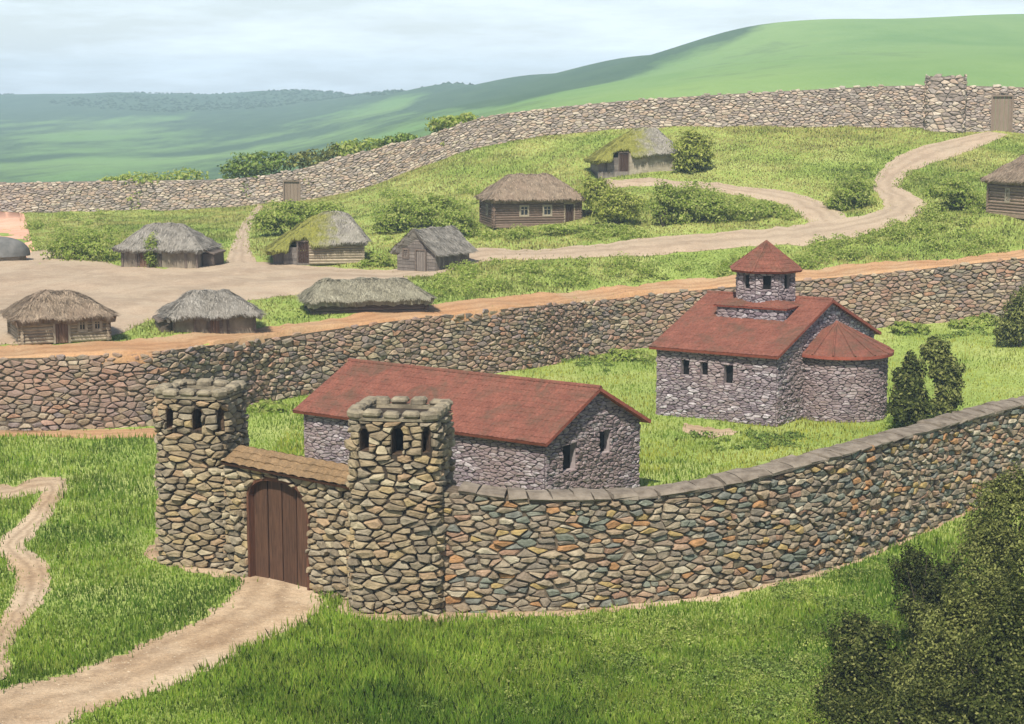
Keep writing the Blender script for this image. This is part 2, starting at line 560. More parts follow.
# zone C: valley and hills
RIDGE = [(-300, 97, 2600), (-60, 96, 2500), (30, 94, 2400), (120, 91, 2300), (180, 93, 2300), (250, 92.5, 2300), (350, 92.5, 2200), (410, 87, 1900), (470, 80, 1600), (540, 74, 1350), (650, 55, 1150), (760, 27, 980), (880, 20, 930), (1024, 14, 900), (1200, 8, 880), (1500, 4, 870)]
ridge_Y = interp([a_of(r[0]) for r in RIDGE], [r[2] for r in RIDGE])
pc, zc = [], []


def cpt(px, Y, z):
    pc.append((a_of(px) * 4, 1.6 * math.log(Y))); zc.append(z)


for (px, py, Y) in RIDGE:
    x, y, z = at(px, py, Y)
    cpt(px, Y, z); cpt(px, Y * .9, z - .0045 * Y); cpt(px, Y * 1.1, z - .012 * Y); cpt(px, Y * 1.25, z - .04 * Y)
for r in BACKW:
    x, y, z = at(r[0], r[1], r[3]); cpt(r[0], r[3] + 1, z - .5)
for (px, py, Y) in [(880, 35, 680), (1024, 30, 680), (1200, 24, 680), (-150, 183, 620), (100, 178, 640), (250, 172, 620), (350, 150, 560), (450, 120, 480), (-150, 150, 1050), (100, 146, 1100), (250, 140, 1100), (350, 130, 1000), (450, 108, 800), (-100, 118, 1700), (150, 116, 1700), (330, 112, 1550),
                    (550, 95, 560), (650, 85, 480), (560, 82, 900), (660, 68, 760), (760, 60, 560), (900, 52, 520), (1024, 48, 500), (1200, 45, 500), (900, 72, 330), (1024, 70, 330), (760, 78, 340), (650, 92, 320), (1200, 70, 330)]:
    x, y, z = at(px, py, Y); cpt(px, Y, z)
tpsC = TPS(pc, np.array(zc), 1e-2)


def ground(x, y, noise=True):
    x = np.atleast_1d(np.asarray(x, float)); y = np.atleast_1d(np.asarray(y, float))
    a = np.clip(x / y, -AC, AC)
    xx = a * y
    yw = Yw_f(a); yb = Yb_f(a)
    z = np.zeros_like(y)
    A = y < yw + .45; C = y > yb + .5; B = ~A & ~C
    q = np.stack([xx / S, y / S], 1)
    if A.any():
        zA = tpsA(np.stack([xx[A] / S, np.maximum(y[A], 20) / S], 1))
        z[A] = zA
    if B.any(): z[B] = tpsB(q[B])
    if C.any():
        z[C] = tpsC(np.stack([a[C] * 4, 1.6 * np.log(y[C])], 1))
        if noise:
            k = np.clip((y[C] - 300) / 600, 0, 1)
            z[C] += k * (1.1 * np.sin(x[C] / 61 + 1.3 * np.sin(y[C] / 140)) + .6 * np.sin(x[C] / 27 + y[C] / 90) + .3 * np.sin(x[C] / 13.3 + y[C] / 51))
    if noise:
        k = np.where(C, 0, np.where(A, .5, 1.0))
        z += k * .12 * (np.sin(x * .55 + y * .23) * np.sin(y * .41 - x * .12) + .5 * np.sin(x * 1.3 + 1.1) * np.sin(y * 1.1))
    return z


def gz(x, y):
    return float(ground([x], [y])[0])


def on_ground(pts, zone='A'):
    """pixel points -> points on the terrain (first hit past the zone's near edge)"""
    P = np.array(pts, float)
    u = (P[:, 0] - 512) / F; v = (362 - P[:, 1]) / F
    dx, dy, dz = u, CP + v * SP, -SP + v * CP
    a = dx / dy
    lo = np.full(len(P), 30.0) if zone == 'A' else Yw_f(a) + .5
    hi = Yw_f(a) - .1 if zone == 'A' else Yb_f(a) - .2
    best = hi.copy(); found = np.zeros(len(P), bool)
    N = 110
    prev = lo.copy()
    for i in range(N + 1):
        Y = lo + (hi - lo) * i / N
        below = (CH + dz / dy * Y) <= ground(a * Y, Y)
        new = below & ~found
        if new.any():
            b0, b1 = prev.copy(), Y.copy()
            for _ in range(12):
                mid = (b0 + b1) / 2
                bl = (CH + dz / dy * mid) <= ground(a * mid, mid)
                b1 = np.where(bl, mid, b1); b0 = np.where(bl, b0, mid)
            best[new] = b1[new]; found |= new
        prev = Y
    x = a * best
    return np.stack([x, best, ground(x, best)], 1)


def build_ground():
    a = np.concatenate([np.linspace(-.95, -.37, 24), np.linspace(-.36, .36, 361), np.linspace(.37, .95, 24)])
    ac = np.clip(a, -AC, AC)
    yw, yb = Yw_f(ac), Yb_f(ac)
    rows = [yw * 0 + t for t in np.linspace(8, 50, 30)[:-1]]
    rows += [50 + (yw + .3 - 50) * t for t in np.linspace(0, 1, 110)]
    rows += [yw + .58 + (yb + .35 - yw - .58) * t for t in np.linspace(0, 1, 200)]
    Y = np.array(rows); X = a[None] * Y
    Z = ground(X.ravel(), Y.ravel()).reshape(Y.shape)
    g_ = grid_obj('ground', np.stack([X, Y, Z], -1), M['ground'])
    tag(g_, 'grassy ground of meadow, churchyard and village terrace', 'ground', kind='structure')
    # hills
    t = np.geomspace(1, 13, 190)
    Y = (yb + .75)[None] * t[:, None]; Y = np.minimum(Y, 2980)
    Y = np.where(np.arange(190)[:, None] > 0, Y + np.linspace(0, 4, 190)[:, None], Y)
    X = a[None] * Y
    Z = ground(X.ravel(), Y.ravel()).reshape(Y.shape)
    h = grid_obj('hills', np.stack([X, Y, Z], -1), M['hills'])
    tag(h, 'rolling green hills with wooded ridges beyond the village', 'hills', kind='structure')
    # woods grow on the upper slopes of the far ridge, and on the saddle beside the meadow hill
    rY = ridge_Y(ac)[None]; A_ = ac[None] + 0 * Y
    fr = Y / rY
    wood = (.26 + np.clip((fr - .70) / .25, 0, 1) * .38) * np.clip((.06 - A_) / .1, 0, 1)
    sm = np.clip((A_ + .10) / .10, 0, 1); sm = sm * sm * (3 - 2 * sm)
    wood = np.maximum(wood, sm * np.clip((fr - .35 - np.clip((A_ - .0) * 3.4, 0, 1)) / .25, 0, 1) * .75)
    wood *= np.clip((.15 - A_) / .03, 0, 1)
    wood = np.maximum(wood, .36 * np.exp(-((Y - 1150 - 900 * A_) / 120) ** 2) * (A_ < 0))
    at_ = h.data.attributes.new('wood', 'FLOAT', 'POINT')
    at_.data.foreach_set('value', wood.ravel().astype(np.float32))
    return h


build_ground()

# ------------------------------------------------------------------ paths
PATHS = []          # XY outlines, used to keep the grass off


def path_strip(name, left, right, zone, mat, label, lift=.05, n=70, k=7, rag=1.0, seed=1, mask=True):
    rng = np.random.default_rng(seed)
    L = np.array(left, float); R = np.array(right, float)
    s = np.linspace(0, 1, len(L)); t = np.linspace(0, 1, n)
    Lx, Ly, Rx, Ry = (interp(s, q)(t) for q in (L[:, 0], L[:, 1], R[:, 0], R[:, 1]))

    def rough():
        w = rng.normal(0, 1, n); w = (w + np.roll(w, 1)) / 1.6
        return w * rag
    jl, jr = rough(), rough()
    wdt = np.hypot(Rx - Lx, Ry - Ly) + 1e-6
    P = []
    for i in range(n):
        for j in range(k):
            f = j / (k - 1)
            x = Lx[i] + (Rx[i] - Lx[i]) * f; y = Ly[i] + (Ry[i] - Ly[i]) * f
            e = jl[i] * (1 - f) ** 3 - jr[i] * f ** 3
            P.append((x + (Rx[i] - Lx[i]) / wdt[i] * e, y + (Ry[i] - Ly[i]) / wdt[i] * e))
    G = on_ground(P, zone)
    G[:, 2] += lift
    G = G.reshape(n, k, 3)
    G[:, 0, 2] -= lift * .8; G[:, -1, 2] -= lift * .8
    o = grid_obj(name, G, mat)
    at_ = o.data.attributes.new('lane', 'FLOAT', 'POINT')
    at_.data.foreach_set('value', np.tile(np.linspace(0, 1, k), n).astype(np.float32))
    tag(o, label, 'path', kind='structure')
    if mask:
        PATHS.append(np.concatenate([G[:, 0, :2], G[::-1, -1, :2]]))
    return o


path_strip('path', [(246, 572), (234, 592), (222, 604), (196, 622), (150, 640), (105, 660), (62, 676), (20, 684), (-40, 700), (-120, 720)],
           [(314, 588), (324, 602), (320, 613), (285, 632), (240, 655), (190, 680), (140, 697), (90, 714), (30, 745), (-60, 790)], 'A', M['dirt'], 'pale dirt road curving up to the gate', lift=.05, seed=2, rag=3.0, k=15, n=110)
path_strip('path', [(-60, 493), (0, 487), (35, 479), (62, 477), (70, 484), (56, 508), (38, 531), (27, 547), (44, 560), (50, 580), (42, 602), (22, 628), (10, 652), (12, 676)],
           [(-60, 512), (0, 502), (20, 497), (40, 494), (38, 500), (26, 515), (8, 532), (-6, 548), (8, 566), (16, 582), (12, 600), (-4, 624), (-14, 652), (-16, 690)], 'A', M['dirt'], 'narrow dirt track winding across the left meadow', lift=.058, seed=3, n=90, rag=1.8)
path_strip('path', [(-120, 431), (0, 428.5), (50, 429), (100, 429.5), (160, 428)], [(-120, 441), (0, 436), (50, 437), (100, 439), (160, 437)], 'A', M['dirt_orange'], 'reddish bare earth along the foot of the terrace wall', lift=.05, seed=4, k=4, rag=.6)
# terrace
path_strip('path', [(-80, 262), (0, 258), (60, 250), (120, 266), (180, 268), (240, 262), (262, 262), (330, 268), (400, 270), (470, 250), (540, 250), (610, 243), (680, 235), (760, 229), (820, 222), (870, 214), (884, 204), (872, 186), (886, 165), (920, 147), (988, 132)],
           [(-80, 350), (0, 345), (60, 340), (115, 335), (165, 316), (230, 303), (300, 294), (350, 283), (405, 281), (470, 265), (540, 259), (610, 258), (680, 252), (760, 246), (840, 240), (905, 222), (928, 206), (902, 186), (922, 168), (965, 153), (1008, 135)], 'B', M['dirt_up'], 'broad dirt village road climbing to the far gate', lift=.10, seed=5, n=220, k=30, rag=1.0)
path_strip('path', [(596, 181), (640, 178), (690, 181), (740, 186), (790, 192), (830, 205), (850, 220)], [(590, 190), (640, 186), (690, 188), (735, 195), (775, 202), (800, 214), (815, 232)], 'B', M['dirt_up'], 'dirt branch path leading to the mossy hut', lift=.07, seed=6, n=60, k=5, rag=.7)
path_strip('path', [(258, 205), (243, 222), (232, 245), (224, 268)], [(264, 206), (252, 224), (250, 248), (262, 270)], 'B', M['dirt_up'], 'narrow footpath rising to the left far gate', lift=.07, seed=7, n=40, k=4, rag=.6)
path_strip('path', [(-10, 206), (12, 203), (22, 208)], [(-30, 262), (20, 262), (36, 256)], 'B', M['dirt_pink'], 'patch of bare pink earth at the left terrace edge', lift=.08, seed=8, n=24, k=8, rag=.8)
# ledge of bare earth along the terrace wall top
led_l, led_r = [], []
for r, w_ in zip(MIDW[1:-1], [12, 12, 13, 13, 12, 11, 11, 12, 12, 11, 11, 10, 8, 8]):
    led_l.append((r[0], r[2] - w_)); led_r.append((r[0], r[2] + 2))
lx = np.array([p[0] for p in led_l]); lG = on_ground(led_l, 'B')
la_ = lG[:, 0] / lG[:, 1]
lw = interp(la_, lG[:, 1] - Yw_f(la_))
aa = np.linspace(la_[0], la_[-1], 420); rl = np.random.default_rng(9)
tt = np.linspace(0, 1, 8)
jw = rl.normal(0, 1, len(aa)); jw = (jw + np.roll(jw, 1) + np.roll(jw, 2)) / 3
LY = Yw_f(aa)[:, None] + .12 + (np.maximum(.8, lw(aa) + .35 * jw) - .12)[:, None] * tt[None]
LX = aa[:, None] * LY
LZ = ground(LX.ravel(), np.maximum(LY, Yw_f(aa)[:, None] + .55).ravel()).reshape(LY.shape) + .11 - .09 * (tt[None] > .99)
LX = np.concatenate([LX[:, :1], LX], 1); LY = np.concatenate([LY[:, :1] - .02, LY], 1); LZ = np.concatenate([LZ[:, :1] - .7, LZ], 1); tt = np.concatenate([[0.0], tt])
o = grid_obj('path', np.stack([LX, LY, LZ], -1), M['dirt_orange'])
at_ = o.data.attributes.new('lane', 'FLOAT', 'POINT'); at_.data.foreach_set('value', np.tile(tt, len(aa)).astype(np.float32))
tag(o, 'orange earth ledge along the top of the terrace wall', 'path', kind='structure')
PATHS.append(np.concatenate([np.stack([LX[:, 0], LY[:, 0]], 1), np.stack([LX[::-1, -1], LY[::-1, -1]], 1)]))

path_strip('path', [(440, 606), (500, 607), (550, 606), (600, 602), (650, 597), (700, 591), (750, 582), (800, 571), (850, 555), (900, 535), (950, 513), (1000, 494)],
           [(440, 622), (500, 618), (550, 616), (600, 613), (650, 607), (700, 602), (750, 592), (800, 581), (850, 565), (900, 545), (950, 522), (1000, 503)], 'A', M['dirt'], 'thin strip of trodden earth at the foot of the enclosure wall', lift=.045, seed=12, n=120, k=6, rag=1.2)
path_strip('path', [(345, 598), (380, 604), (440, 606)], [(335, 612), (375, 621), (455, 623)], 'A', M['dirt'], 'bare earth around the foot of the right gate tower', lift=.052, seed=13, n=30, k=6, rag=1.2)
path_strip('path', [(150, 545), (190, 552), (245, 566)], [(143, 556), (190, 572), (248, 582)], 'A', M['dirt'], 'bare earth around the foot of the left gate tower', lift=.052, seed=14, n=30, k=6, rag=1.2)
path_strip('path', [(684, 424), (710, 427), (738, 431)], [(682, 431), (708, 437), (734, 435)], 'A', M['dirt'], 'small patch of bare earth in front of the church wall', lift=.05, seed=15, n=26, k=6, rag=.8)
# ------------------------------------------------------------------ stones
def clip(poly, nx, ny, c):
    out = []
    n = len(poly)
    for i in range(n):
        p, q = poly[i], poly[(i + 1) % n]
        dp = nx * p[0] + ny * p[1] - c; dq = nx * q[0] + ny * q[1] - c
        if dp <= 0: out.append(p)
        if dp * dq < 0:
            t = dp / (dp - dq)
            out.append((p[0] + (q[0] - p[0]) * t, p[1] + (q[1] - p[1]) * t))
    return out


def cells(u0, u1, v0, v1, sw, sh, rng, jit=.42, wave=.0):
    k = sw / sh
    rows = []; v = v0 - sh * .2
    while v < v1 + sh * 1.0:
        rr = []; u = u0 - sw * rng.uniform(.3, 1.2)
        while u < u1 + sw:
            uu = u + rng.uniform(-jit, jit) * sw * .6
            vv = v + rng.uniform(-jit, jit) * sh * .85 + wave * sin(u * 1.1 + v * .5) * sh
            rr.append((uu, vv * k)); u += sw * rng.choice([.45, .6, .8, 1.0, 1.0, 1.3, 1.75])
        rows.append(rr); v += sh * rng.uniform(.65, 1.3)
    out = []
    R = 2.9 * sw
    for i, rr in enumerate(rows):
        near = [p for d in (-3, -2, -1, 0, 1, 2, 3) if 0 <= i + d < len(rows) for p in rows[i + d]]
        for (x, y) in rr:
            poly = [(x - R, y - R), (x + R, y - R), (x + R, y + R), (x - R, y + R)]
            nb = sorted(((p[0] - x) ** 2 + (p[1] - y) ** 2, p) for p in near if abs(p[0] - x) < R and abs(p[1] - y) < R)
            for d2, p in nb[1:22]:
                if d2 < 1e-9: continue
                poly = clip(poly, p[0] - x, p[1] - y, (p[0] ** 2 + p[1] ** 2 - x * x - y * y) / 2)
                if len(poly) < 3: break
            if len(poly) < 3: continue
            poly = [(p[0], p[1] / k) for p in poly]
            poly = clip(clip(clip(clip(poly, -1, 0, -u0), 1, 0, u1), 0, -1, -v0), 0, 1, v1)
            if len(poly) >= 3: out.append(poly)
    return out


def area_c(poly):
    a = cx = cy = 0
    for i in range(len(poly)):
        (x0, y0), (x1, y1) = poly[i], poly[(i + 1) % len(poly)]
        w = x0 * y1 - x1 * y0
        a += w; cx += (x0 + x1) * w; cy += (y0 + y1) * w
    if abs(a) < 1e-9: return 0, 0, 0
    return abs(a) / 2, cx / (3 * a), cy / (3 * a)


def hole_planes(h):
    """h = (u0, u1, v0, v1, arch) -> convex half-planes (inside <= c)"""
    u0, u1, v0, v1, arch = h
    pl = [(-1, 0, -u0), (1, 0, u1), (0, -1, -v0), (0, 1, v1)]
    if arch:
        w = (u1 - u0) / 2; c = (u0 + u1) / 2; vs = v1 - arch
        for t in (30, 55):
            ct, st = cos(radians(t)), sin(radians(t))
            for sg in (-1, 1):
                nx, ny = sg * ct * arch, st * w
                l = sqrt(nx * nx + ny * ny); nx /= l; ny /= l
                pl.append((nx, ny, nx * (c + sg * w * ct) + ny * (vs + arch * st)))
    return pl


def stones(mb, polys, mapf, rng, gap=.035, depth=.1, holes=(), bounds=(), topf=None, m=0, amin=.006, tilt=.24):
    HP = [hole_planes(h) for h in holes]
    work = []
    for poly in polys:
        if HP:
            A, cu, cv = area_c(poly)
            cut = False
            for pl in HP:
                if max(nx * cu + ny * cv - c for nx, ny, c in pl) < -.01:
                    rem = poly; cut = True
                    for (nx, ny, c) in pl:
                        o_ = clip(rem, -nx, -ny, -c)
                        if len(o_) >= 3 and area_c(o_)[0] > .012: work.append(o_)
                        rem = clip(rem, nx, ny, c)
                        if len(rem) < 3: break
                    break
            if cut: continue
        work.append(poly)
    for poly in work:
        for b in bounds:
            poly = clip(poly, *b)
            if len(poly) < 3: break
        if len(poly) < 3: continue
        A, cu, cv = area_c(poly)
        if A < amin: continue
        if topf is not None and cv > topf(cu) - .02: continue
        skip = False
        for pl in HP:
            mx = max(nx * cu + ny * cv - c for nx, ny, c in pl)
            if mx < -.02: skip = True; break
            nx, ny, c = max(pl, key=lambda q: q[0] * cu + q[1] * cv - q[2])
            poly = clip(poly, -nx, -ny, -c)
            if len(poly) < 3: skip = True; break
        if skip: continue
        A, cu, cv = area_c(poly)
        if A < amin: continue
        R = sqrt(A / pi)
        k = max(.55, 1 - gap / R) * rng.choice([1.03, 1.0, 1.0, .97, .93, .87])
        ro = rng.uniform(-.09, .09); cr_s, sr_s = cos(ro), sin(ro)
        pts = []
        n = len(poly)
        for i in range(n):
            p0, p1, p2 = poly[i - 1], poly[i], poly[(i + 1) % n]
            e0 = sqrt((p1[0] - p0[0]) ** 2 + (p1[1] - p0[1]) ** 2); e1 = sqrt((p1[0] - p2[0]) ** 2 + (p1[1] - p2[1]) ** 2)
            if e0 + e1 < .06 * R: continue
            a = rng.uniform(.05, .15)
            pts.append((p1[0] + (p0[0] - p1[0]) * a, p1[1] + (p0[1] - p1[1]) * a))
            pts.append((p1[0] + (p2[0] - p1[0]) * a, p1[1] + (p2[1] - p1[1]) * a))
        n = len(pts)
        if n < 3: continue
        # anticlockwise
        sa = sum(pts[i][0] * pts[(i + 1) % n][1] - pts[(i + 1) % n][0] * pts[i][1] for i in range(n))
        if sa < 0: pts = pts[::-1]
        pts = [((u - cu) * rng.uniform(.93, 1.04), (v - cv) * rng.uniform(.90, 1.05)) for u, v in pts]
        pts = [(cu + a * cr_s - b * sr_s, cv + a * sr_s + b * cr_s) for a, b in pts]
        d = depth * rng.uniform(.35, 1.45); tu, tv = rng.uniform(-tilt, tilt), rng.uniform(-tilt, tilt)
        vs = []
        for (s, dd) in ((k, -.03), (k * rng.uniform(.90, .97), d * rng.uniform(.55, .85)), (k * rng.uniform(.6, .78), d)):
            for (u, v) in pts:
                uu, vv = cu + (u - cu) * s, cv + (v - cv) * s
                q = dd + (0 if dd < 0 else tu * (uu - cu) + tv * (vv - cv) + rng.uniform(-.08, .08) * depth)
                vs.append(mapf(uu, vv, q))
        vs.append(mapf(cu, cv, d * rng.uniform(.95, 1.12)))
        fs = []
        for r in range(2):
            for i in range(n):
                j = (i + 1) % n
                fs.append((r * n + i, r * n + j, (r + 1) * n + j, (r + 1) * n + i))
        for i in range(n):
            fs.append((2 * n + i, 2 * n + (i + 1) % n, 3 * n))
        mb.add(vs, fs, m)


def backing(mb, us, vs, mapf, holes=(), m=1, d=0.0):
    us = sorted(set([round(x, 5) for x in us] + [round(x, 5) for h in holes for x in h[:2]]))
    vs = sorted(set([round(x, 5) for x in vs] + [round(x, 5) for h in holes for x in h[2:4]]))
    base = len(mb.v)
    for v in vs:
        for u in us:
            mb.v.append(mapf(u, v, d))
    n = len(us)
    for j in range(len(vs) - 1):
        for i in range(n - 1):
            cu, cv = (us[i] + us[i + 1]) / 2, (vs[j] + vs[j + 1]) / 2
            if any(h[0] < cu < h[1] and h[2] < cv < h[3] for h in holes): continue
            mb.f.append((base + j * n + i, base + j * n + i + 1, base + (j + 1) * n + i + 1, base + (j + 1) * n + i)); mb.m.append(m)


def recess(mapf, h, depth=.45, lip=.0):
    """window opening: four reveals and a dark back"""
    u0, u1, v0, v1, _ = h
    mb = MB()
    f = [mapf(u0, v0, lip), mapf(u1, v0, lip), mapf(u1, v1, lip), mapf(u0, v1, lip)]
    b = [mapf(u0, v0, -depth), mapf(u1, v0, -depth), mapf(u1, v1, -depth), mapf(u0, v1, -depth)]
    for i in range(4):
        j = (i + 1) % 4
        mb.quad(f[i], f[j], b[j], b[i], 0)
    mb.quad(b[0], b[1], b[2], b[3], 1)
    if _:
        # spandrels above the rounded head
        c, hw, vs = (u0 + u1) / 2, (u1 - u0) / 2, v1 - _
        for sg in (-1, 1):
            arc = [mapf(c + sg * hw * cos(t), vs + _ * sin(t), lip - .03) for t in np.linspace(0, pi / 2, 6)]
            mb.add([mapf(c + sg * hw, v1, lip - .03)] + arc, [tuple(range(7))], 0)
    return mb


class Ring:
    """rounded square / circle perimeter around a centre, parameter = length, starts at the back"""

    def __init__(self, cx, cy, half, rot, e=4.0, z=0.0, taper=0.0, n=240):
        pts = []
        for i in range(n + 1):
            th = pi / 2 + rot + 2 * pi * i / n
            c, s_ = cos(th - rot), sin(th - rot)
            r = 1 / (abs(c) ** e + abs(s_) ** e) ** (1 / e)
            x, y = r * c * half, r * s_ * half
            pts.append((cx + x * cos(rot) - y * sin(rot), cy + x * sin(rot) + y * cos(rot)))
        self.P = np.array(pts); self.c = (cx, cy); self.z = z; self.taper = taper
        self.s = np.concatenate([[0], np.cumsum(np.hypot(*np.diff(self.P, axis=0).T))]); self.L = self.s[-1]

        m = 1500; g_ = np.linspace(0, self.L, m); e = .06
        C = [np.interp(g_, self.s, self.P[:, i]) for i in range(2)]
        A_ = [np.interp(np.maximum(0, g_ - e), self.s, self.P[:, i]) for i in range(2)]; B_ = [np.interp(np.minimum(self.L, g_ + e), self.s, self.P[:, i]) for i in range(2)]
        dx, dy = B_[0] - A_[0], B_[1] - A_[1]; l = np.hypot(dx, dy) + 1e-9
        self.T = np.stack(C + [dy / l, -dx / l], 1).tolist(); self.k = (m - 1) / self.L

    def q(self, u):
        x = min(max(u * self.k, 0), len(self.T) - 1.001)
        i = int(x); f = x - i
        return [p + (q - p) * f for p, q in zip(self.T[i], self.T[i + 1])]

    def pos(self, u):
        return self.q(u)[:2]

    def nrm(self, u):
        return self.q(u)[2:]

    def map(self, u, v, d):
        x, y, nx, ny = self.q(u)
        d = d - self.taper * v
        return x + nx * d, y + ny * d, self.z + v

    def u_px(self, px):
        """perimeter position on the camera side seen at column px"""
        best, bu = 1e9, 0
        for u in np.linspace(0, self.L, 600):
            x, y = self.pos(u); nx, ny = self.nrm(u)
            if nx * x + ny * y > 0: continue
            e = abs(512 + F * x / (y / CP) - px)
            if e < best: best, bu = e, u
        return float(bu)


class WallPath:
    """plan curve with base and top heights, parameter = length"""

    def __init__(self, pts, n=400):
        P = np.array(pts, float)
        s = np.concatenate([[0], np.cumsum(np.hypot(*np.diff(P[:, :2], axis=0).T))])
        fs = [interp(s, P[:, i]) for i in range(4)]
        t = np.linspace(0, s[-1], n)
        Q = np.stack([f(t) for f in fs], 1)
        self.s = np.concatenate([[0], np.cumsum(np.hypot(*np.diff(Q[:, :2], axis=0).T))])
        self.Q = Q; self.L = self.s[-1]

        m = 3000
        g_ = np.linspace(0, self.L, m)
        e = .25
        C = [np.interp(g_, self.s, Q[:, i]) for i in range(4)]
        A_ = [np.interp(g_ - e, self.s, Q[:, i]) for i in range(2)]; B_ = [np.interp(g_ + e, self.s, Q[:, i]) for i in range(2)]
        dx, dy = B_[0] - A_[0], B_[1] - A_[1]; l = np.hypot(dx, dy) + 1e-9
        self.T = np.stack(C + [dx / l, dy / l], 1).tolist(); self.k = (m - 1) / self.L

    def at(self, u):
        x = min(max(u * self.k, 0), len(self.T) - 1.001)
        i = int(x); f = x - i
        a, b = self.T[i], self.T[i + 1]
        r = [p + (q - p) * f for p, q in zip(a, b)]
        return r[:4], (r[4], r[5])

    def map(self, u, v, d):
        q, (tx, ty) = self.at(u)
        return (q[0] + ty * d, q[1] - tx * d, q[2] + v)

    def h(self, u):
        q, _ = self.at(u)
        return q[3] - q[2]


def wall_mesh(wp, rng, sw, sh, gap, depth, thick, ragged=.12, wave=.35, step=1.0, holes=(), sink=.5, u0=0, u1=None, topmat=1, back_top=0.0):
    mb = MB()
    u1 = wp.L if u1 is None else u1
    hmax = max(wp.h(u) for u in np.linspace(u0, u1, 60))
    cs = cells(u0, u1, -.25, hmax + .3, sw, sh, rng, wave=wave)
    rag = [rng.uniform(-ragged, ragged) for _ in range(400)]
    stones(mb, cs, wp.map, rng, gap, depth, holes=holes, topf=lambda u: wp.h(u) + rag[int(u / (sw * .9)) % 400], m=0)
    us = list(np.linspace(u0, u1, int((u1 - u0) / step) + 2))
    us = sorted(set(us + [x for h in holes for x in h[:2]]))
    # front backing (in strips so that holes stay open)
    for i in range(len(us) - 1):
        a, b = us[i], us[i + 1]; c = (a + b) / 2
        ha, hb = wp.h(a) - .03, wp.h(b) - .03
        hs = [h for h in holes if h[0] < c < h[1]]
        lo = -sink
        for h in hs:
            lo = h[3]
        mb.quad(wp.map(a, lo, 0), wp.map(b, lo, 0), wp.map(b, hb, 0), wp.map(a, ha, 0), 1)
        mb.quad(wp.map(a, ha, 0), wp.map(b, hb, 0), wp.map(b, hb + back_top, -thick), wp.map(a, ha + back_top, -thick), topmat)
        mb.quad(wp.map(b, lo, -thick), wp.map(a, lo, -thick), wp.map(a, ha + back_top, -thick), wp.map(b, hb + back_top, -thick), 1)
    for u, fl in ((u0, 0), (u1, 1)):
        h = wp.h(u) - .03
        q = [wp.map(u, -sink, 0), wp.map(u, h, 0), wp.map(u, h + back_top, -thick), wp.map(u, -sink, -thick)]
        mb.quad(*(q if not fl else q[::-1]), 1)
    return mb


# ------------------------------------------------------------------ front enclosure wall
rng = random.Random(11)
FB = [(438, 611), (500, 613), (550, 612), (600, 608), (650, 603), (700, 597), (750, 588), (800, 577), (850, 561), (900, 541), (950, 519), (1000, 500), (1060, 480), (1130, 462)]
FT = interp([440, 500, 550, 600, 650, 700, 750, 800, 850, 900, 950, 1000, 1060, 1130], [489, 497, 500, 500, 497, 490, 479, 466, 452, 438, 424, 410, 396, 382])
fw = []
for (px, py) in FB:
    x, y, z = atz(px, py, 0)
    fw.append((x, y, 0.0, at(px, float(FT(px)), y)[2]))
fwp = WallPath(fw)
FRONT = fwp
t = empty('enclosure_wall', (fw[0][0], fw[0][1], 0))
tag(t, 'long curving rubble wall of multicoloured stones running right from the gate towers', 'wall')
wall_mesh(fwp, rng, .64, .25, .018, .15, 1.1, ragged=.03, step=.6).build('stonework', [M['front_stone'], M['mortar_brown']], t)
mb = MB()
u = .9
while u < fwp.L - .2:
    l = rng.uniform(.75, 1.25)
    a, b = u + .03, min(u + l - .03, fwp.L)
    sk = rng.uniform(-.3, .2)
    ha, hb = fwp.h(a) - .02 + rng.uniform(-.02, .03), fwp.h(b) - .02 + rng.uniform(-.02, .03)
    th = rng.uniform(.13, .26)
    prof = [(.20, .0), (.24, .10), (.14, th * .85), (-.30, th + .05), (-.85, th + .07), (-1.1, th * .9), (-1.1, 0)]
    vs = []
    for (uu, hh, s_) in ((a, ha, 0), (b, hb, 0)):
        for (d, z_) in prof:
            vs.append(fwp.map(uu + sk * (d + .5) * .5 + rng.uniform(-.02, .02), hh + z_ + rng.uniform(-.035, .035), d + rng.uniform(-.05, .05)))
    n = len(prof)
    mb.add(vs, [(i, n + i, n + (i + 1) % n, (i + 1) % n) for i in range(n)] + [tuple(range(n)), tuple(range(2 * n - 1, n - 1, -1))], 0)
    u += l
mb.build('coping', M['coping'], t)

# ------------------------------------------------------------------ terrace retaining wall
mw = []
for r in MIDW[1:-1]:
    b = at(r[0], r[1], r[3]); tp = at(r[0], r[2], r[3])
    mw.append((b[0], b[1], b[2], tp[2]))
mwp = WallPath(mw, 600)
t = empty('terrace_wall', mw[0][:3])
tag(t, 'long brown rubble retaining wall below the thatched village, behind the red roofed buildings', 'wall')
wall_mesh(mwp, rng, .66, .29, .024, .13, .75, ragged=.12, step=1.0, topmat=2, wave=.5).build('stonework', [M['terrace_stone'], M['mortar_brown'], M['dirt_orange']], t)

# ------------------------------------------------------------------ far perimeter wall with its gate
bw = []
for r in BACKW[1:-1]:
    b = at(r[0], r[1], r[3]); tp = at(r[0], r[2], r[3])
    bw.append((b[0], b[1], b[2] - .1, tp[2]))
bwp = WallPath(bw, 600)


def u_at_px(wp, px):
    best = min(np.linspace(0, wp.L, 3000), key=lambda u: abs(512 + F * wp.at(u)[0][0] / (wp.at(u)[0][1] / CP) - px))
    return float(best)


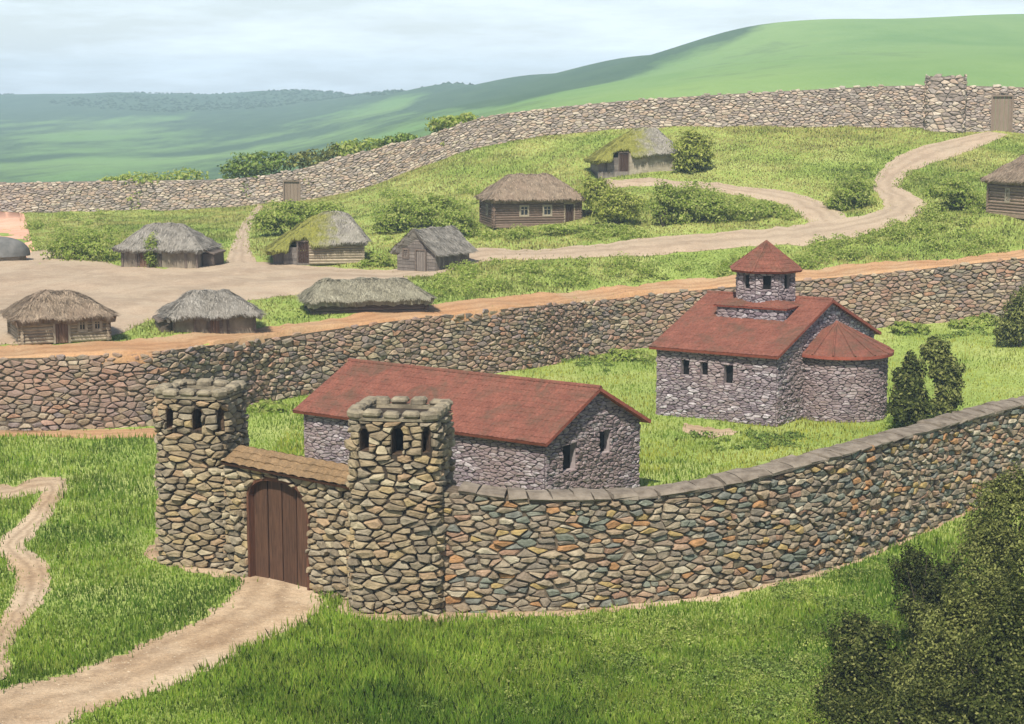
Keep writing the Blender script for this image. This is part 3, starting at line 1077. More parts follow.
t = empty('perimeter_wall', bw[0][:3])
tag(t, 'weathered grey rubble wall along the hillside behind the village, with two small gates', 'wall')
uL = u_at_px(bwp, 295); uR = u_at_px(bwp, 992); uT = u_at_px(bwp, 936)
hl = (uL - 1.15, uL + 1.15, -.3, 2.75, 0); hr = (uR - 1.2, uR + 1.2, -.3, 4.3, 0)
wall_mesh(bwp, rng, .74, .28, .022, .13, 1.2, ragged=.16, step=1.2, holes=[hl, hr], wave=.5).build('stonework', [M['far_stone'], M['mortar_pale']], t)
q_, tn = bwp.at(uT)
mb = MB()
TR = Ring(q_[0] - tn[1] * .3, q_[1] + tn[0] * .3, 2.2, atan2(tn[1], tn[0]), 5.0, z=q_[2] - .2)
stones(mb, cells(0, TR.L, 0, 6.7, .9, .42, rng, wave=.4), TR.map, rng, .035, .14, m=0, topf=lambda u: 6.5 + .12 * sin(u * 3))
backing(mb, np.linspace(0, TR.L, 50), [-.5, 6.35], TR.map, (), 1)
mb.add([TR.map(u, 6.35, 0) for u in np.linspace(0, TR.L, 40)[:-1]], [tuple(range(39))], 1)
mb.build('tower', [M['far_stone'], M['mortar_pale']], t)
for h in (hl, hr):
    mb = MB()
    npl = 5
    for i in range(npl):
        a = h[0] + (h[1] - h[0]) * i / npl; b = h[0] + (h[1] - h[0]) * (i + 1) / npl - .03
        q = [bwp.map(a, h[2], -.12), bwp.map(b, h[2], -.12), bwp.map(b, h[3], -.12), bwp.map(a, h[3], -.12)]
        q2 = [bwp.map(a, h[2], -.3), bwp.map(b, h[2], -.3), bwp.map(b, h[3], -.3), bwp.map(a, h[3], -.3)]
        mb.add(q + q2, [(0, 1, 2, 3), (0, 4, 5, 1), (1, 5, 6, 2), (2, 6, 7, 3), (3, 7, 4, 0), (7, 6, 5, 4)])
    d_ = mb.build('door', M['far_door'], t)
    mb = MB()
    for (a, b) in ((h[0] - .02, h[0] + .12), (h[1] - .12, h[1] + .02)):
        p0, p1 = bwp.map(a, 0, 0), bwp.map(b, 0, 0)
        c = [(p0[0] + p1[0]) / 2, (p0[1] + p1[1]) / 2, p0[2] + (h[2] + h[3]) / 2]
        tx, ty = bwp.at(a)[1]
        mb.box(c, (.07 * tx, .07 * ty, 0), (.1 * ty, -.1 * tx, 0), (0, 0, (h[3] - h[2]) / 2))
    p0 = bwp.map((h[0] + h[1]) / 2, h[3] - .06, 0); tx, ty = bwp.at((h[0] + h[1]) / 2)[1]
    mb.box(p0, ((h[1] - h[0]) / 2 * tx, (h[1] - h[0]) / 2 * ty, 0), (.11 * ty, -.11 * tx, 0), (0, 0, .08))
    mb.build('door_frame', M['far_door'], d_, world=True)

# ------------------------------------------------------------------ towers
gate = empty('stone_gatehouse', (-9.5, 74.5, 0))
tag(gate, 'stone gatehouse with twin square towers and an arched brown wooden door', 'gatehouse')


def tower(cx, cy, half, rot, zt, wins, seed):
    rng = random.Random(seed)
    R = Ring(cx, cy, half, rot, 7.0, taper=.012)
    holes = []
    for (px, w, v0, v1) in wins:
        u = R.u_px(px); holes.append((u - w / 2, u + w / 2, v0, v1, .22))
    mb = MB()
    cs = cells(0, R.L, -.2, zt - .05, .64, .275, rng, wave=.35)
    stones(mb, cs, R.map, rng, .020, .19, holes=holes, m=0)
    backing(mb, np.linspace(0, R.L, 90), [-.5, zt - .02], R.map, holes, 1)
    # dark inner floor below the parapet
    top = [R.map(u, zt - .05, -.02) for u in np.linspace(0, R.L, 40)[:-1]]
    mb.add(top, [tuple(range(len(top)))], 1)
    tw = mb.build('tower', [M['tower_stone'], M['mortar']], gate)
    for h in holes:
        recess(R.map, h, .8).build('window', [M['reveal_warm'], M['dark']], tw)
    # parapet
    mb = MB()
    n = 64
    us = np.linspace(0, R.L, n + 1)[:-1]
    o1 = [R.map(u, zt - .02, .10) for u in us]; o2 = [R.map(u, zt + .08, .12) for u in us]; i2 = [R.map(u, zt + .10, -.36) for u in us]; i1 = [R.map(u, zt - .06, -.36) for u in us]
    vs = o1 + o2 + i2 + i1
    fs = []
    for r in range(4):
        for i in range(n):
            j = (i + 1) % n
            fs.append((r * n + i, r * n + j, ((r + 1) % 4) * n + j, ((r + 1) % 4) * n + i))
    mb.add(vs, fs, 0)
    nb = int(round(R.L / .80))
    for i in range(nb):
        u = R.L * (i + .5) / nb
        hl = R.L / nb / 2 - rng.uniform(.03, .10)
        c = np.array(R.map(u, zt + .22 + rng.uniform(-.04, .04), -.08)); nx, ny = R.nrm(u)
        hz = rng.uniform(.12, .19)
        # a worn block: chamfered box plus a crowned top
        mb.box(c, (-ny * hl, nx * hl, rng.uniform(-.02, .02)), (nx * .27, ny * .27, 0), (rng.uniform(-.03, .03), rng.uniform(-.03, .03), hz), .1, 0)
    mb.build('parapet', [M['parapet'], M['mortar']], tw)
    return R


LT = (atz(201, 500)[0], 0)
def pxY(px, Y): return (px - 512) / F * Y / CP
RL = tower(pxY(201, 78.6), 78.4, 1.60, radians(-13), 7.5, [(168, .34, 6.15, 7.0), (195, .42, 6.1, 7.05), (221, .42, 6.1, 7.05)], 21)
RR = tower(pxY(400.5, 71.3), 71.3, 1.81, radians(-9), 7.85, [(363, .36, 6.6, 7.5), (396, .46, 6.5, 7.55), (426, .36, 6.6, 7.5)], 22)

# gate wall between the towers
A = np.array([pxY(222, 76.3), 76.3]); B = np.array([pxY(360, 71.0), 71.0])
gL = float(np.linalg.norm(B - A)); gd = (B - A) / gL; gn = np.array([gd[1], -gd[0]])
GH = 4.92


def gmap(u, v, d):
    p = A + gd * u + gn * d
    return float(p[0]), float(p[1]), v


def u_gate(px):
    return float(min(np.linspace(0, gL, 2000), key=lambda u: abs(512 + F * gmap(u, 0, 0)[0] / (gmap(u, 0, 0)[1] / CP) - px)))


d0, d1 = u_gate(247), u_gate(305)
DT, ARCH = 4.42, 1.0
dh = (d0 - .08, d1 + .08, -.4, DT + .1, ARCH)
mb = MB()
stones(mb, cells(0, gL, -.2, GH + .1, .64, .275, rng, wave=.35), gmap, rng, .022, .2, holes=[dh], m=0)
backing(mb, np.linspace(0, gL, 12), [-.5, GH], gmap, [dh], 1)
backing(mb, np.linspace(0, gL, 12), [-.5, GH], lambda u, v, d: gmap(u, v, -1.0), [dh], 1)
gw = mb.build('gate_wall', [M['tower_stone'], M['mortar']], gate)
# arched door
dc, dw = (d0 + d1) / 2, (d1 - d0) / 2


def archz(u):
    x = min(1.0, abs((u - dc) / dw))
    return DT - ARCH + ARCH * (1 - x ** 2.6) ** (1 / 2.2)


mb = MB()
pw = (d1 - d0) / 4
for i in range(4):
    a, b = d0 + pw * i + .04, d0 + pw * (i + 1) - .04
    us = np.linspace(a, b, 7)
    dd = -.2 + rng.uniform(-.015, .015)
    ring = [(a, -.3), (b, -.3)] + [(u, archz(u)) for u in us[::-1]]
    n = len(ring)
    vs = [gmap(u, v, dd) for u, v in ring] + [gmap(u, v, dd - .06) for u, v in ring]
    mb.add(vs, [tuple(range(n))] + [(i_, n + i_, n + (i_ + 1) % n, (i_ + 1) % n) for i_ in range(n)], 0)
mb.quad(gmap(d0, -.3, -.33), gmap(d1, -.3, -.33), gmap(d1, DT, -.33), gmap(d0, DT, -.33), 1)
door = mb.build('door', [M['door_wood'], M['dark']], gate)
mb = MB()
N = 26
th = np.linspace(-1, 1, N)
inn = [(d0, -.3)] + [(dc + dw * sin(t_ * pi / 2), archz(dc + dw * sin(t_ * pi / 2))) for t_ in th] + [(d1, -.3)]
outp = [(d0 - .13, -.3)] + [(dc + (dw + .13) * sin(t_ * pi / 2), DT - ARCH + (archz(dc + dw * sin(t_ * pi / 2)) - DT + ARCH) * 1.12 + .02) for t_ in th] + [(d1 + .13, -.3)]
n = len(inn)
for (f, b) in ((.10, -.36),):
    vs = [gmap(u, v, f) for u, v in inn] + [gmap(u, v, f) for u, v in outp] + [gmap(u, v, b) for u, v in outp] + [gmap(u, v, b) for u, v in inn]
    fs = []
    for r in range(4):
        for i in range(n - 1):
            fs.append((r * n + i, r * n + i + 1, ((r + 1) % 4) * n + i + 1, ((r + 1) % 4) * n + i))
    mb.add(vs, fs, 0)
mb.build('door_frame', M['door_frame'], door)
# bar hinges are not in the picture; the small tiled roof over the gate is


def roof_plane(mb, e0, e1, r0, r1, tile=.32, rows=.42, amp=.03, thick=.14, m=0, mv=1, su=6, wob=None, rng=random.Random(3)):
    e0, e1, r0, r1 = (np.array(p, float) for p in (e0, e1, r0, r1))
    nrm = np.cross(e1 - e0, ((r0 + r1) / 2) - (e0 + e1) / 2); nrm /= np.linalg.norm(nrm)
    if nrm[2] < 0: nrm = -nrm
    Lu = np.linalg.norm(e1 - e0); Lv = np.linalg.norm((r0 + r1) / 2 - (e0 + e1) / 2)
    nt = max(3, int(round(Lu / tile))); nr = max(3, int(round(Lv / rows)))
    us = np.linspace(0, 1, nt * su + 1)
    vs_ = []
    for j in range(nr):
        vs_ += [(j / nr, 1.0), ((j + .97) / nr, 0.0)]
    vs_.append((1.0, 0.0))
    tj = [[rng.uniform(-.4, .4) for _ in range(nt + 1)] for _ in range(nr + 1)]
    V = []
    for k_, (v, st) in enumerate(vs_):
        for u in us:
            p = (e0 + (e1 - e0) * u) * (1 - v) + (r0 + (r1 - r0) * u) * v
            ti = min(nt, int(u * nt)); ri = min(nr, int(v * nr + 1e-6))
            d = amp * abs(sin(pi * u * nt)) + amp * .8 * st * (1 + tj[ri][ti]) + amp * .35 * tj[ri][ti]
            V.append(tuple(p + nrm * d))
    n = len(us); R_ = len(vs_)
    Fc = []
    for j in range(R_ - 1):
        for i in range(n - 1):
            Fc.append((j * n + i, j * n + i + 1, (j + 1) * n + i + 1, (j + 1) * n + i))
    mb.add(V, Fc, m)
    q = [tuple(p - nrm * thick) for p in (e0, e1, r1, r0)]
    mb.quad(q[3], q[2], q[1], q[0], mv)
    t_ = [tuple(p + nrm * .01) for p in (e0, e1, r1, r0)]
    for i in range(4):
        j = (i + 1) % 4
        mb.quad(q[i], q[j], t_[j], t_[i], mv)


mb = MB()
g0, g1 = .25, gL - .2
def gp(u, d, z): return gmap(u, z, d)
roof_plane(mb, gp(g0, .42, GH - .02), gp(g1, .42, GH - .02), gp(g0, -.62, GH + .56), gp(g1, -.62, GH + .56), .62, .55, .06, .12, rng=rng)
roof_plane(mb, gp(g1, -1.6, GH - .02), gp(g0, -1.6, GH - .02), gp(g1, -.62, GH + .56), gp(g0, -.62, GH + .56), .62, .55, .06, .12, rng=rng)
mb.build('roof', [M['brown_tile'], M['door_frame']], gate)

# ------------------------------------------------------------------ masonry buildings with red roofs
def wall_face(mb, p0, p1, z0, z1, rng, sw=.44, sh=.16, gap=.011, depth=.07, holes=(), gable=None, m=0):
    """stone-faced wall between plan points, outward to the right of p0->p1; gable=(apex height)"""
    p0 = np.array(p0[:2], float); p1 = np.array(p1[:2], float)
    L = float(np.linalg.norm(p1 - p0)); d = (p1 - p0) / L; n = np.array([d[1], -d[0]])

    def mp(u, v, q):
        p = p0 + d * u + n * q
        return float(p[0]), float(p[1]), z0 + v
    H = z1 - z0
    top = H if gable is None else gable - z0
    bounds = []
    if gable is not None:
        s = (top - H) / (L / 2)
        bounds = [(-s, 1, H), (s, 1, H + s * L)]
    stones(mb, cells(0, L, 0, top, sw, sh, rng, wave=.35), mp, rng, gap, depth, holes=holes, bounds=bounds, m=m, amin=.004, tilt=.2)
    backing(mb, [0, L], [-.4, H], mp, holes, 1)
    if gable is not None:
        mb.add([mp(0, H, 0), mp(L, H, 0), mp(L / 2, top, 0)], [(0, 1, 2)], 1)
    return mp


RED = [M['red_roof'], M['verge']]
BST = [M['church_stone'], M['mortar_purple']]

# --- long hall
rng = random.Random(31)
hall_z = 3.95
c0 = np.array(at(545, 440, 85.8)[:2])
d1_ = np.array([cos(radians(145)), sin(radians(145))]); d2_ = np.array([cos(radians(49)), sin(radians(49))])
Lh, Wh = 15.5, 7.6
c_l = c0 + d1_ * Lh; c_r = c0 + d2_ * Wh; c_b = c_l + d2_ * Wh
zr_h = 5.95
hall = empty('stone_hall', ((c0 + c_b)[0] / 2, (c0 + c_b)[1] / 2, 0))
tag(hall, 'long low purple grey stone hall with one long red tiled gable roof', 'building')
mb = MB()
mp_s = wall_face(mb, c_l, c0, 0, hall_z, rng)
gh = [(1.35, 2.35, 2.15, 3.45, 0), (4.25, 5.1, 2.6, 3.75, 0)]
mp_g = wall_face(mb, c0, c_r, 0, hall_z, rng, holes=gh, gable=zr_h)
wall_face(mb, c_r, c_b, 0, hall_z, rng, sw=1.4, sh=.5)
wall_face(mb, c_b, c_l, 0, hall_z, rng, sw=1.2, sh=.45, gable=zr_h)
mb.build('wall', BST, hall)
for h in gh:
    recess(mp_g, h, .34).build('window', [M['reveal'], M['dark']], hall)
mb = MB()
ov, og = .45, .4
g1v = (c_r - c0) / Wh
pitch = (zr_h - hall_z) / (Wh / 2)


def hp(u, w, z):  # u along length from gable, w across
    p = c0 + d1_ * u + d2_ * w
    return (p[0], p[1], z)


RZ = .14
ze = hall_z - ov * pitch + RZ
roof_plane(mb, hp(Lh + og, -ov, ze), hp(-og, -ov, ze), hp(Lh + og, Wh / 2, zr_h + RZ), hp(-og, Wh / 2, zr_h + RZ), .30, .42, .026, .16, rng=rng)
roof_plane(mb, hp(-og, Wh + ov, ze), hp(Lh + og, Wh + ov, ze), hp(-og, Wh / 2, zr_h + RZ), hp(Lh + og, Wh / 2, zr_h + RZ), .30, .42, .026, .16, rng=rng)
hr_ = mb.build('roof', RED, hall)
mb = MB()
for i in range(34):
    a, b = -og + (Lh + 2 * og) * i / 34, -og + (Lh + 2 * og) * (i + 1) / 34 + .04
    mb.tube(hp(a, Wh / 2, zr_h + RZ - .01), hp(b, Wh / 2, zr_h + RZ + .01), .13, 8, 0, .115)
mb.build('ridge', M['red_roof'], hr_)

# --- church
rng = random.Random(41)
k0 = np.array([pxY(777, 110.6), 110.6])
e1_ = np.array([cos(radians(149)), sin(radians(149))]); e2_ = np.array([cos(radians(53)), sin(radians(53))])
Lc, Wc = 8.3, 13.6
zc_e, zc_r = 4.55, 7.25
k_l = k0 + e1_ * Lc; k_r = k0 + e2_ * Wc; k_b = k_l + e2_ * Wc
church = empty('stone_church', ((k0 + k_b)[0] / 2, (k0 + k_b)[1] / 2, 0))
tag(church, 'small stone church with red tiled roofs, round apse and eight sided dome tower', 'church')
mb = MB()
ch = [(1.75, 2.3, 2.75, 3.75, 0), (3.1, 3.6, 2.85, 3.7, 0), (4.75, 5.35, 2.45, 3.65, 0)]
mp_c = wall_face(mb, k_l, k0, 0, zc_e, rng, sw=.46, sh=.165, holes=ch)
wall_face(mb, k0, k_r, 0, zc_e, rng, sw=.5, sh=.18, gable=zc_r)
wall_face(mb, k_r, k_b, 0, zc_e, rng, sw=1.4, sh=.5)
wall_face(mb, k_b, k_l, 0, zc_e, rng, sw=1.2, sh=.45, gable=zc_r)
mb.build('wall', BST, church)
for h in ch:
    recess(mp_c, h, .34).build('window', [M['reveal'], M['dark']], church)


def kp(u, w, z):
    p = k0 + e1_ * u + e2_ * w
    return (p[0], p[1], z)


mb = MB()
ov, og = .5, .3
pitch = (zc_r - zc_e) / (Wc / 2); ze = zc_e - ov * pitch + RZ
roof_plane(mb, kp(Lc + og, -ov, ze), kp(-og, -ov, ze), kp(Lc + og, Wc / 2, zc_r + RZ), kp(-og, Wc / 2, zc_r + RZ), .32, .45, .026, .18, rng=rng)
roof_plane(mb, kp(-og, Wc + ov, ze), kp(Lc + og, Wc + ov, ze), kp(-og, Wc / 2, zc_r + RZ), kp(Lc + og, Wc / 2, zc_r + RZ), .32, .45, .026, .18, rng=rng)
cr_ = mb.build('roof', RED, church)
mb = MB()
for i in range(20):
    a, b = -og + (Lc + 2 * og) * i / 20, -og + (Lc + 2 * og) * (i + 1) / 20 + .04
    mb.tube(kp(a, Wc / 2, zc_r + RZ - .01), kp(b, Wc / 2, zc_r + RZ + .01), .13, 8, 0, .115)
mb.build('ridge', M['red_roof'], cr_)
# apse
en = np.array([e2_[1], -e2_[0]])
ac_ = k0 + e2_ * 6.35 + en * 1.15
AR, AZ = 2.95, 4.25
RA = Ring(ac_[0], ac_[1], AR, 0, 2.0)
mb = MB()
stones(mb, cells(0, RA.L, 0, AZ, .46, .165, rng, wave=.35), RA.map, rng, .011, .07, m=0, amin=.004, tilt=.2)
backing(mb, np.linspace(0, RA.L, 80), [-.4, AZ], RA.map, (), 1)
apse = mb.build('apse', BST, church)
mb = MB()
NS = 120
apx = np.array([*(ac_ - en * .35), 6.05])
er = AR + .42
rowsn = 9
V = []
for j in range(rowsn * 2 + 1):
    v = min(1, (j // 2 + (j % 2) * .97) / rowsn); st = 1.0 if j % 2 == 0 else 0.0
    for i in range(NS):
        th_ = 2 * pi * i / NS
        e = np.array([ac_[0] + er * cos(th_), ac_[1] + er * sin(th_), AZ - .05])
        p = e * (1 - v) + apx * v
        p[2] += (.035 * abs(sin(th_ * 30)) + .03 * st) * (1 - v)
        V.append(tuple(p))
Fc = [(j * NS + i, j * NS + (i + 1) % NS, (j + 1) * NS + (i + 1) % NS, (j + 1) * NS + i) for j in range(rowsn * 2) for i in range(NS)]
mb.add(V, Fc, 0)
lo = [(p[0], p[1], AZ - .2) for p in V[:NS]]
mb.add(V[:NS] + lo, [(i, NS + i, NS + (i + 1) % NS, (i + 1) % NS) for i in range(NS)] + [tuple(range(NS, 2 * NS))[::-1]], 1)
# light ribs running from the apex
for th_ in np.linspace(-2.3, .6, 8):
    e = np.array([ac_[0] + er * cos(th_), ac_[1] + er * sin(th_), AZ])
    mb.tube(tuple(e + (0, 0, .03)), tuple(apx + (0, 0, .02)), .07, 6, 0)
mb.build('apse_roof', RED, apse)
# drum base
dcx = np.array([pxY(764, 117.6), 117.6])
bs = 2.35
f1, f2 = e1_, np.array([e1_[1], -e1_[0]])
f2 = -f2 if f2[1] < 0 else f2
q = [dcx - f1 * bs - f2 * bs, dcx + f1 * bs - f2 * bs, dcx + f1 * bs + f2 * bs, dcx - f1 * bs + f2 * bs]
ZB = 6.98
mb = MB()
for i in range(4):
    a, b = q[(i + 1) % 4], q[i]
    wall_face(mb, a, b, 5.6, ZB, rng, sw=.5, sh=.2)
dbase = mb.build('drum_base', BST, church)
mb = MB()
bo = bs + .22
qo = [dcx + s1 * f1 * bo + s2 * f2 * bo for (s1, s2) in ((1, -1), (-1, -1), (-1, 1), (1, 1))]
qi = [dcx + s1 * f1 * 1.3 + s2 * f2 * 1.3 for (s1, s2) in ((1, -1), (-1, -1), (-1, 1), (1, 1))]
for i in range(4):
    j = (i + 1) % 4
    roof_plane(mb, (*qo[i], ZB - .02), (*qo[j], ZB - .02), (*qi[i], ZB + .45), (*qi[j], ZB + .45), .32, .4, .024, .1, rng=rng)
mb.build('skirt_roof', RED, dbase)
# drum
DR, Z0, Z1 = 1.98, ZB + .12, 9.3
oct_ = [dcx + DR * np.array([cos(radians(22.5 - 5 + 45 * i)), sin(radians(22.5 - 5 + 45 * i))]) for i in range(8)]
mb = MB()
wins = []
for i in range(8):
    a, b = oct_[i], oct_[(i + 1) % 8]
    Ls = float(np.linalg.norm(b - a)); mid = (a + b) / 2
    h = [(Ls / 2 - .25, Ls / 2 + .25, .95, 1.85, 0)]
    mp_ = wall_face(mb, a, b, Z0, Z1, rng, sw=.45, sh=.18, holes=h)
    wins.append((mp_, h[0], mid))
drum = mb.build('drum', BST, church)
for mp_, h, mid in wins:
    if (mid - dcx) @ (mid) < 0:
        recess(mp_, h, .22).build('window', [M['reveal'], M['dark']], drum)
mb = MB()
ro = DR + .5
o8 = [dcx + ro * np.array([cos(radians(22.5 - 5 + 45 * i)), sin(radians(22.5 - 5 + 45 * i))]) for i in range(8)]
for i in range(8):
    a, b = o8[i], o8[(i + 1) % 8]
    roof_plane(mb, (*a, Z1 - .08), (*b, Z1 - .08), (*dcx, 11.05), (*dcx, 11.05), .3, .36, .024, .14, rng=rng)
    mb.tube((*a, Z1 - .05), (*dcx, 11.08), .06, 6, 0)
mb.build('drum_roof', RED, drum)

# ------------------------------------------------------------------ thatched huts (local frame: front is -y)
def roof_fn(w, d, ze, zr, hl, hr, ov, ze_l=0.0, ridge_off=0.0, rnd=.10, notch=None):
    X0, X1, Y0, Y1 = -w / 2 - ov, w / 2 + ov, -d / 2 - ov, d / 2 + ov
    yr = ridge_off

    def f(x, y):
        ty = (y - Y0) / (yr - Y0) if y < yr else (Y1 - y) / (Y1 - yr)
        t = ty
        for h, dist in ((hl, x - X0), (hr, X1 - x)):
            if h: t = min(t, dist / h) if abs(t - dist / h) > .12 else (t + dist / h) / 2 - .06 + .25 * abs(t - dist / h) ** 1 * 2 * .5
        t = max(0, min(1, t))
        t = 1 - sqrt((1 - t) ** 2 + rnd * rnd) + rnd * .5 * (1 - t)
        t = max(0.0, t)
        e = ze - ze_l * max(0.0, min(1.0, (w / 2 - x) / w)) ** 1.3
        return e + (zr - e) * t
    return f, (X0, X1, Y0, Y1)


def thatch(root, w, d, ze, zr, hl, hr, ov, mat, seed, ze_l=0.0, ridge_off=0.0, notch=None, straw=2600, thick=.32, slen=.55, rnd=.1):
    rng = random.Random(seed)
    f, (X0, X1, Y0, Y1) = roof_fn(w, d, ze, zr, hl, hr, ov, ze_l, ridge_off, rnd)
    nx, ny = 56, 36

    def yfront(x):
        y = Y0
        if notch:
            a, b, dep = notch
            k = min(1, max(0, min((x - a) / .35, (b - x) / .35)))
            y += dep * k
        return y
    mb = MB()
    ph = [rng.uniform(0, 6.28) for _ in range(6)]

    def nz(x, y):
        return .05 * sin(x * 2.1 + ph[0]) * sin(y * 2.7 + ph[1]) + .035 * sin(x * 5.3 + ph[2] + y) + .03 * sin(y * 6.1 + ph[3] + x * 2)
    V = []
    for j in range(ny + 1):
        for i in range(nx + 1):
            x = X0 + (X1 - X0) * i / nx
            yf = yfront(x)
            y = yf + (Y1 - yf) * j / ny
            ex = (.06 * sin(i * 1.9 + ph[4]) + rng.uniform(-.05, .05))
            edge = i in (0, nx) or j in (0, ny)
            V.append((x + (ex if i in (0, nx) else 0), y + (ex if j in (0, ny) else 0), f(x, y) + nz(x, y) + rng.uniform(-.025, .025) - (.03 if edge else 0)))
    n = nx + 1
    Fc = [(j * n + i, j * n + i + 1, (j + 1) * n + i + 1, (j + 1) * n + i) for j in range(ny) for i in range(nx)]
    B0 = len(V)
    edge_loop = [i for i in range(n)] + [j * n + nx for j in range(1, ny + 1)] + [ny * n + i for i in range(nx - 1, -1, -1)] + [j * n for j in range(ny - 1, 0, -1)]
    low = []
    for e in edge_loop:
        x, y, z = V[e]
        low.append((x * .97, y * .97, z - thick + rng.uniform(-.06, .06)))
    V += low
    m_ = len(edge_loop)
    for i in range(m_):
        j = (i + 1) % m_
        Fc.append((edge_loop[i], B0 + i, B0 + j, edge_loop[j]))
    mb.add(V, Fc, 0)
    # soffit
    mb.add([(x, y, z + .02) for (x, y, z) in low], [tuple(range(m_))[::-1]], 0)
    for s in range(straw):
        if s % 5 == 0:   # eave fringe
            side = rng.random()
            if side < .5: x = rng.uniform(X0, X1); y = yfront(x) + .03
            elif side < .7: x = X0 + .03; y = rng.uniform(yfront(x), Y1)
            elif side < .9: x = X1 - .03; y = rng.uniform(yfront(x), Y1)
            else: x = rng.uniform(X0, X1); y = Y1 - .03
        else:
            x = rng.uniform(X0 + .05, X1 - .05); yf = yfront(x); y = rng.uniform(yf + .05, Y1 - .05)
        e = .08
        gx = (f(min(x + e, X1), y) - f(max(x - e, X0), y)) / (2 * e); gy = (f(x, min(y + e, Y1)) - f(x, max(y - e, Y0))) / (2 * e)
        l = sqrt(gx * gx + gy * gy)
        if l < .05: dx, dy = rng.uniform(-1, 1), rng.uniform(-1, 1); dz = -.1
        else: dx, dy, dz = -gx / l, -gy / l, -l
        q = sqrt(dx * dx + dy * dy + dz * dz); dx, dy, dz = dx / q, dy / q, dz / q
        a = rng.uniform(-.35, .35); dx, dy = dx * cos(a) - dy * sin(a), dx * sin(a) + dy * cos(a)
        ln = slen * rng.uniform(.5, 1.3); wd = rng.uniform(.025, .06)
        sx, sy = -dy, dx; sl = sqrt(sx * sx + sy * sy) + 1e-6; sx, sy = sx / sl * wd, sy / sl * wd
        z = f(x, y) + nz(x, y) + .01
        lift = rng.uniform(.02, .10)
        mb.add([(x - sx, y - sy, z), (x + sx, y + sy, z), (x + dx * ln, y + dy * ln, z + dz * ln + lift)], [(0, 1, 2)], 0)
    return mb.build('roof', mat, root, world=False)


def log_wall(mb, w, d, h, r, rng, holes=(), sides='FLRB', ext=.22):
    """stacked round logs; holes: (side, u0, u1, z0, z1)"""
    n = max(3, int(round(h / (2 * r * .93))))
    st = h / n
    for s in sides:
        L = w if s in 'FB' else d
        for i in range(n):
            z = st * (i + .5) + (st * .0 if s in 'FB' else st * .12)
            segs = [(-L / 2 - ext, L / 2 + ext)]
            for (hs, a, b, z0, z1) in holes:
                if hs == s and z0 - .02 < z < z1 + .02:
                    out = []
                    for (p, q_) in segs:
                        if b <= p or a >= q_: out.append((p, q_)); continue
                        if a > p: out.append((p, a))
                        if b < q_: out.append((b, q_))
                    segs = out
            for (p, q_) in segs:
                jj = [rng.uniform(-.02, .02) for _ in range(4)]
                rr = r * rng.uniform(.94, 1.06)
                if s == 'F': mb.tube((p, -d / 2 + jj[0], z + jj[1]), (q_, -d / 2 + jj[2], z + jj[3]), rr, 8)
                elif s == 'B': mb.tube((p, d / 2 + jj[0], z + jj[1]), (q_, d / 2 + jj[2], z + jj[3]), rr, 8)
                elif s == 'L': mb.tube((-w / 2 + jj[0], p, z + jj[1]), (-w / 2 + jj[2], q_, z + jj[3]), rr, 8)
                else: mb.tube((w / 2 + jj[0], p, z + jj[1]), (w / 2 + jj[2], q_, z + jj[3]), rr, 8)


FOOT = []


def hut_root(name, label, px, Y, yaw, w, d, dz=0.0):
    x, y = pxY(px, Y), Y
    zs = [gz(x + cos(yaw) * sx * w / 2 - sin(yaw) * sy * d / 2, y + sin(yaw) * sx * w / 2 + cos(yaw) * sy * d / 2) for sx in (-1, 0, 1) for sy in (-1, 1)]
    zs = sorted(zs)
    zc = gz(x, y)
    zs = [q for q in zs if abs(q - zc) < 1.5] + [zc]
    o = empty(name, (x, y, (min(zs) * .6 + max(zs) * .4) + dz), yaw)
    tag(o, label, 'hut', 'thatched huts of the village')
    FOOT.append((x, y, yaw, w / 2 + .25, d / 2 + .25))
    return o


def side_pt(side, u, z, w, d, out):
    if side == 'F': return (u, -d / 2 - out, z)
    if side == 'L': return (-w / 2 - out, -u, z)
    if side == 'R': return (w / 2 + out, u, z)


def hut_window(root, side, u, z, ww, hh, w, d, out, mat='pale_frame'):
    mb = MB()
    t_ = .09
    ax = (1, 0, 0) if side == 'F' else (0, 1, 0)
    nx = (0, 1, 0) if side == 'F' else (1, 0, 0)

    def bx(du, dz, hu, hz, th_=.06, o_=0.0):
        c = side_pt(side, u + du, z + dz, w, d, out + o_)
        mb.box(c, tuple(a * hu for a in ax), tuple(a * th_ for a in nx), (0, 0, hz))
    bx(-ww / 2, 0, t_, hh / 2 + t_); bx(ww / 2, 0, t_, hh / 2 + t_)
    bx(0, hh / 2, ww / 2 - t_ - .002, t_); bx(0, -hh / 2, ww / 2 - t_ - .002, t_)
    bx(0, 0, .035, hh / 2 - t_ - .002, .04); bx(0, 0.12, ww / 2 - t_ - .002, .03, .035)
    wn = mb.build('window', M[mat], root, world=False)
    mb = MB()
    c = side_pt(side, u, z, w, d, out - .12)
    mb.box(c, tuple(a * (ww / 2) for a in ax), tuple(a * .05 for a in nx), (0, 0, hh / 2))
    mb.build('pane', M['pane'], wn, world=False)
    return wn


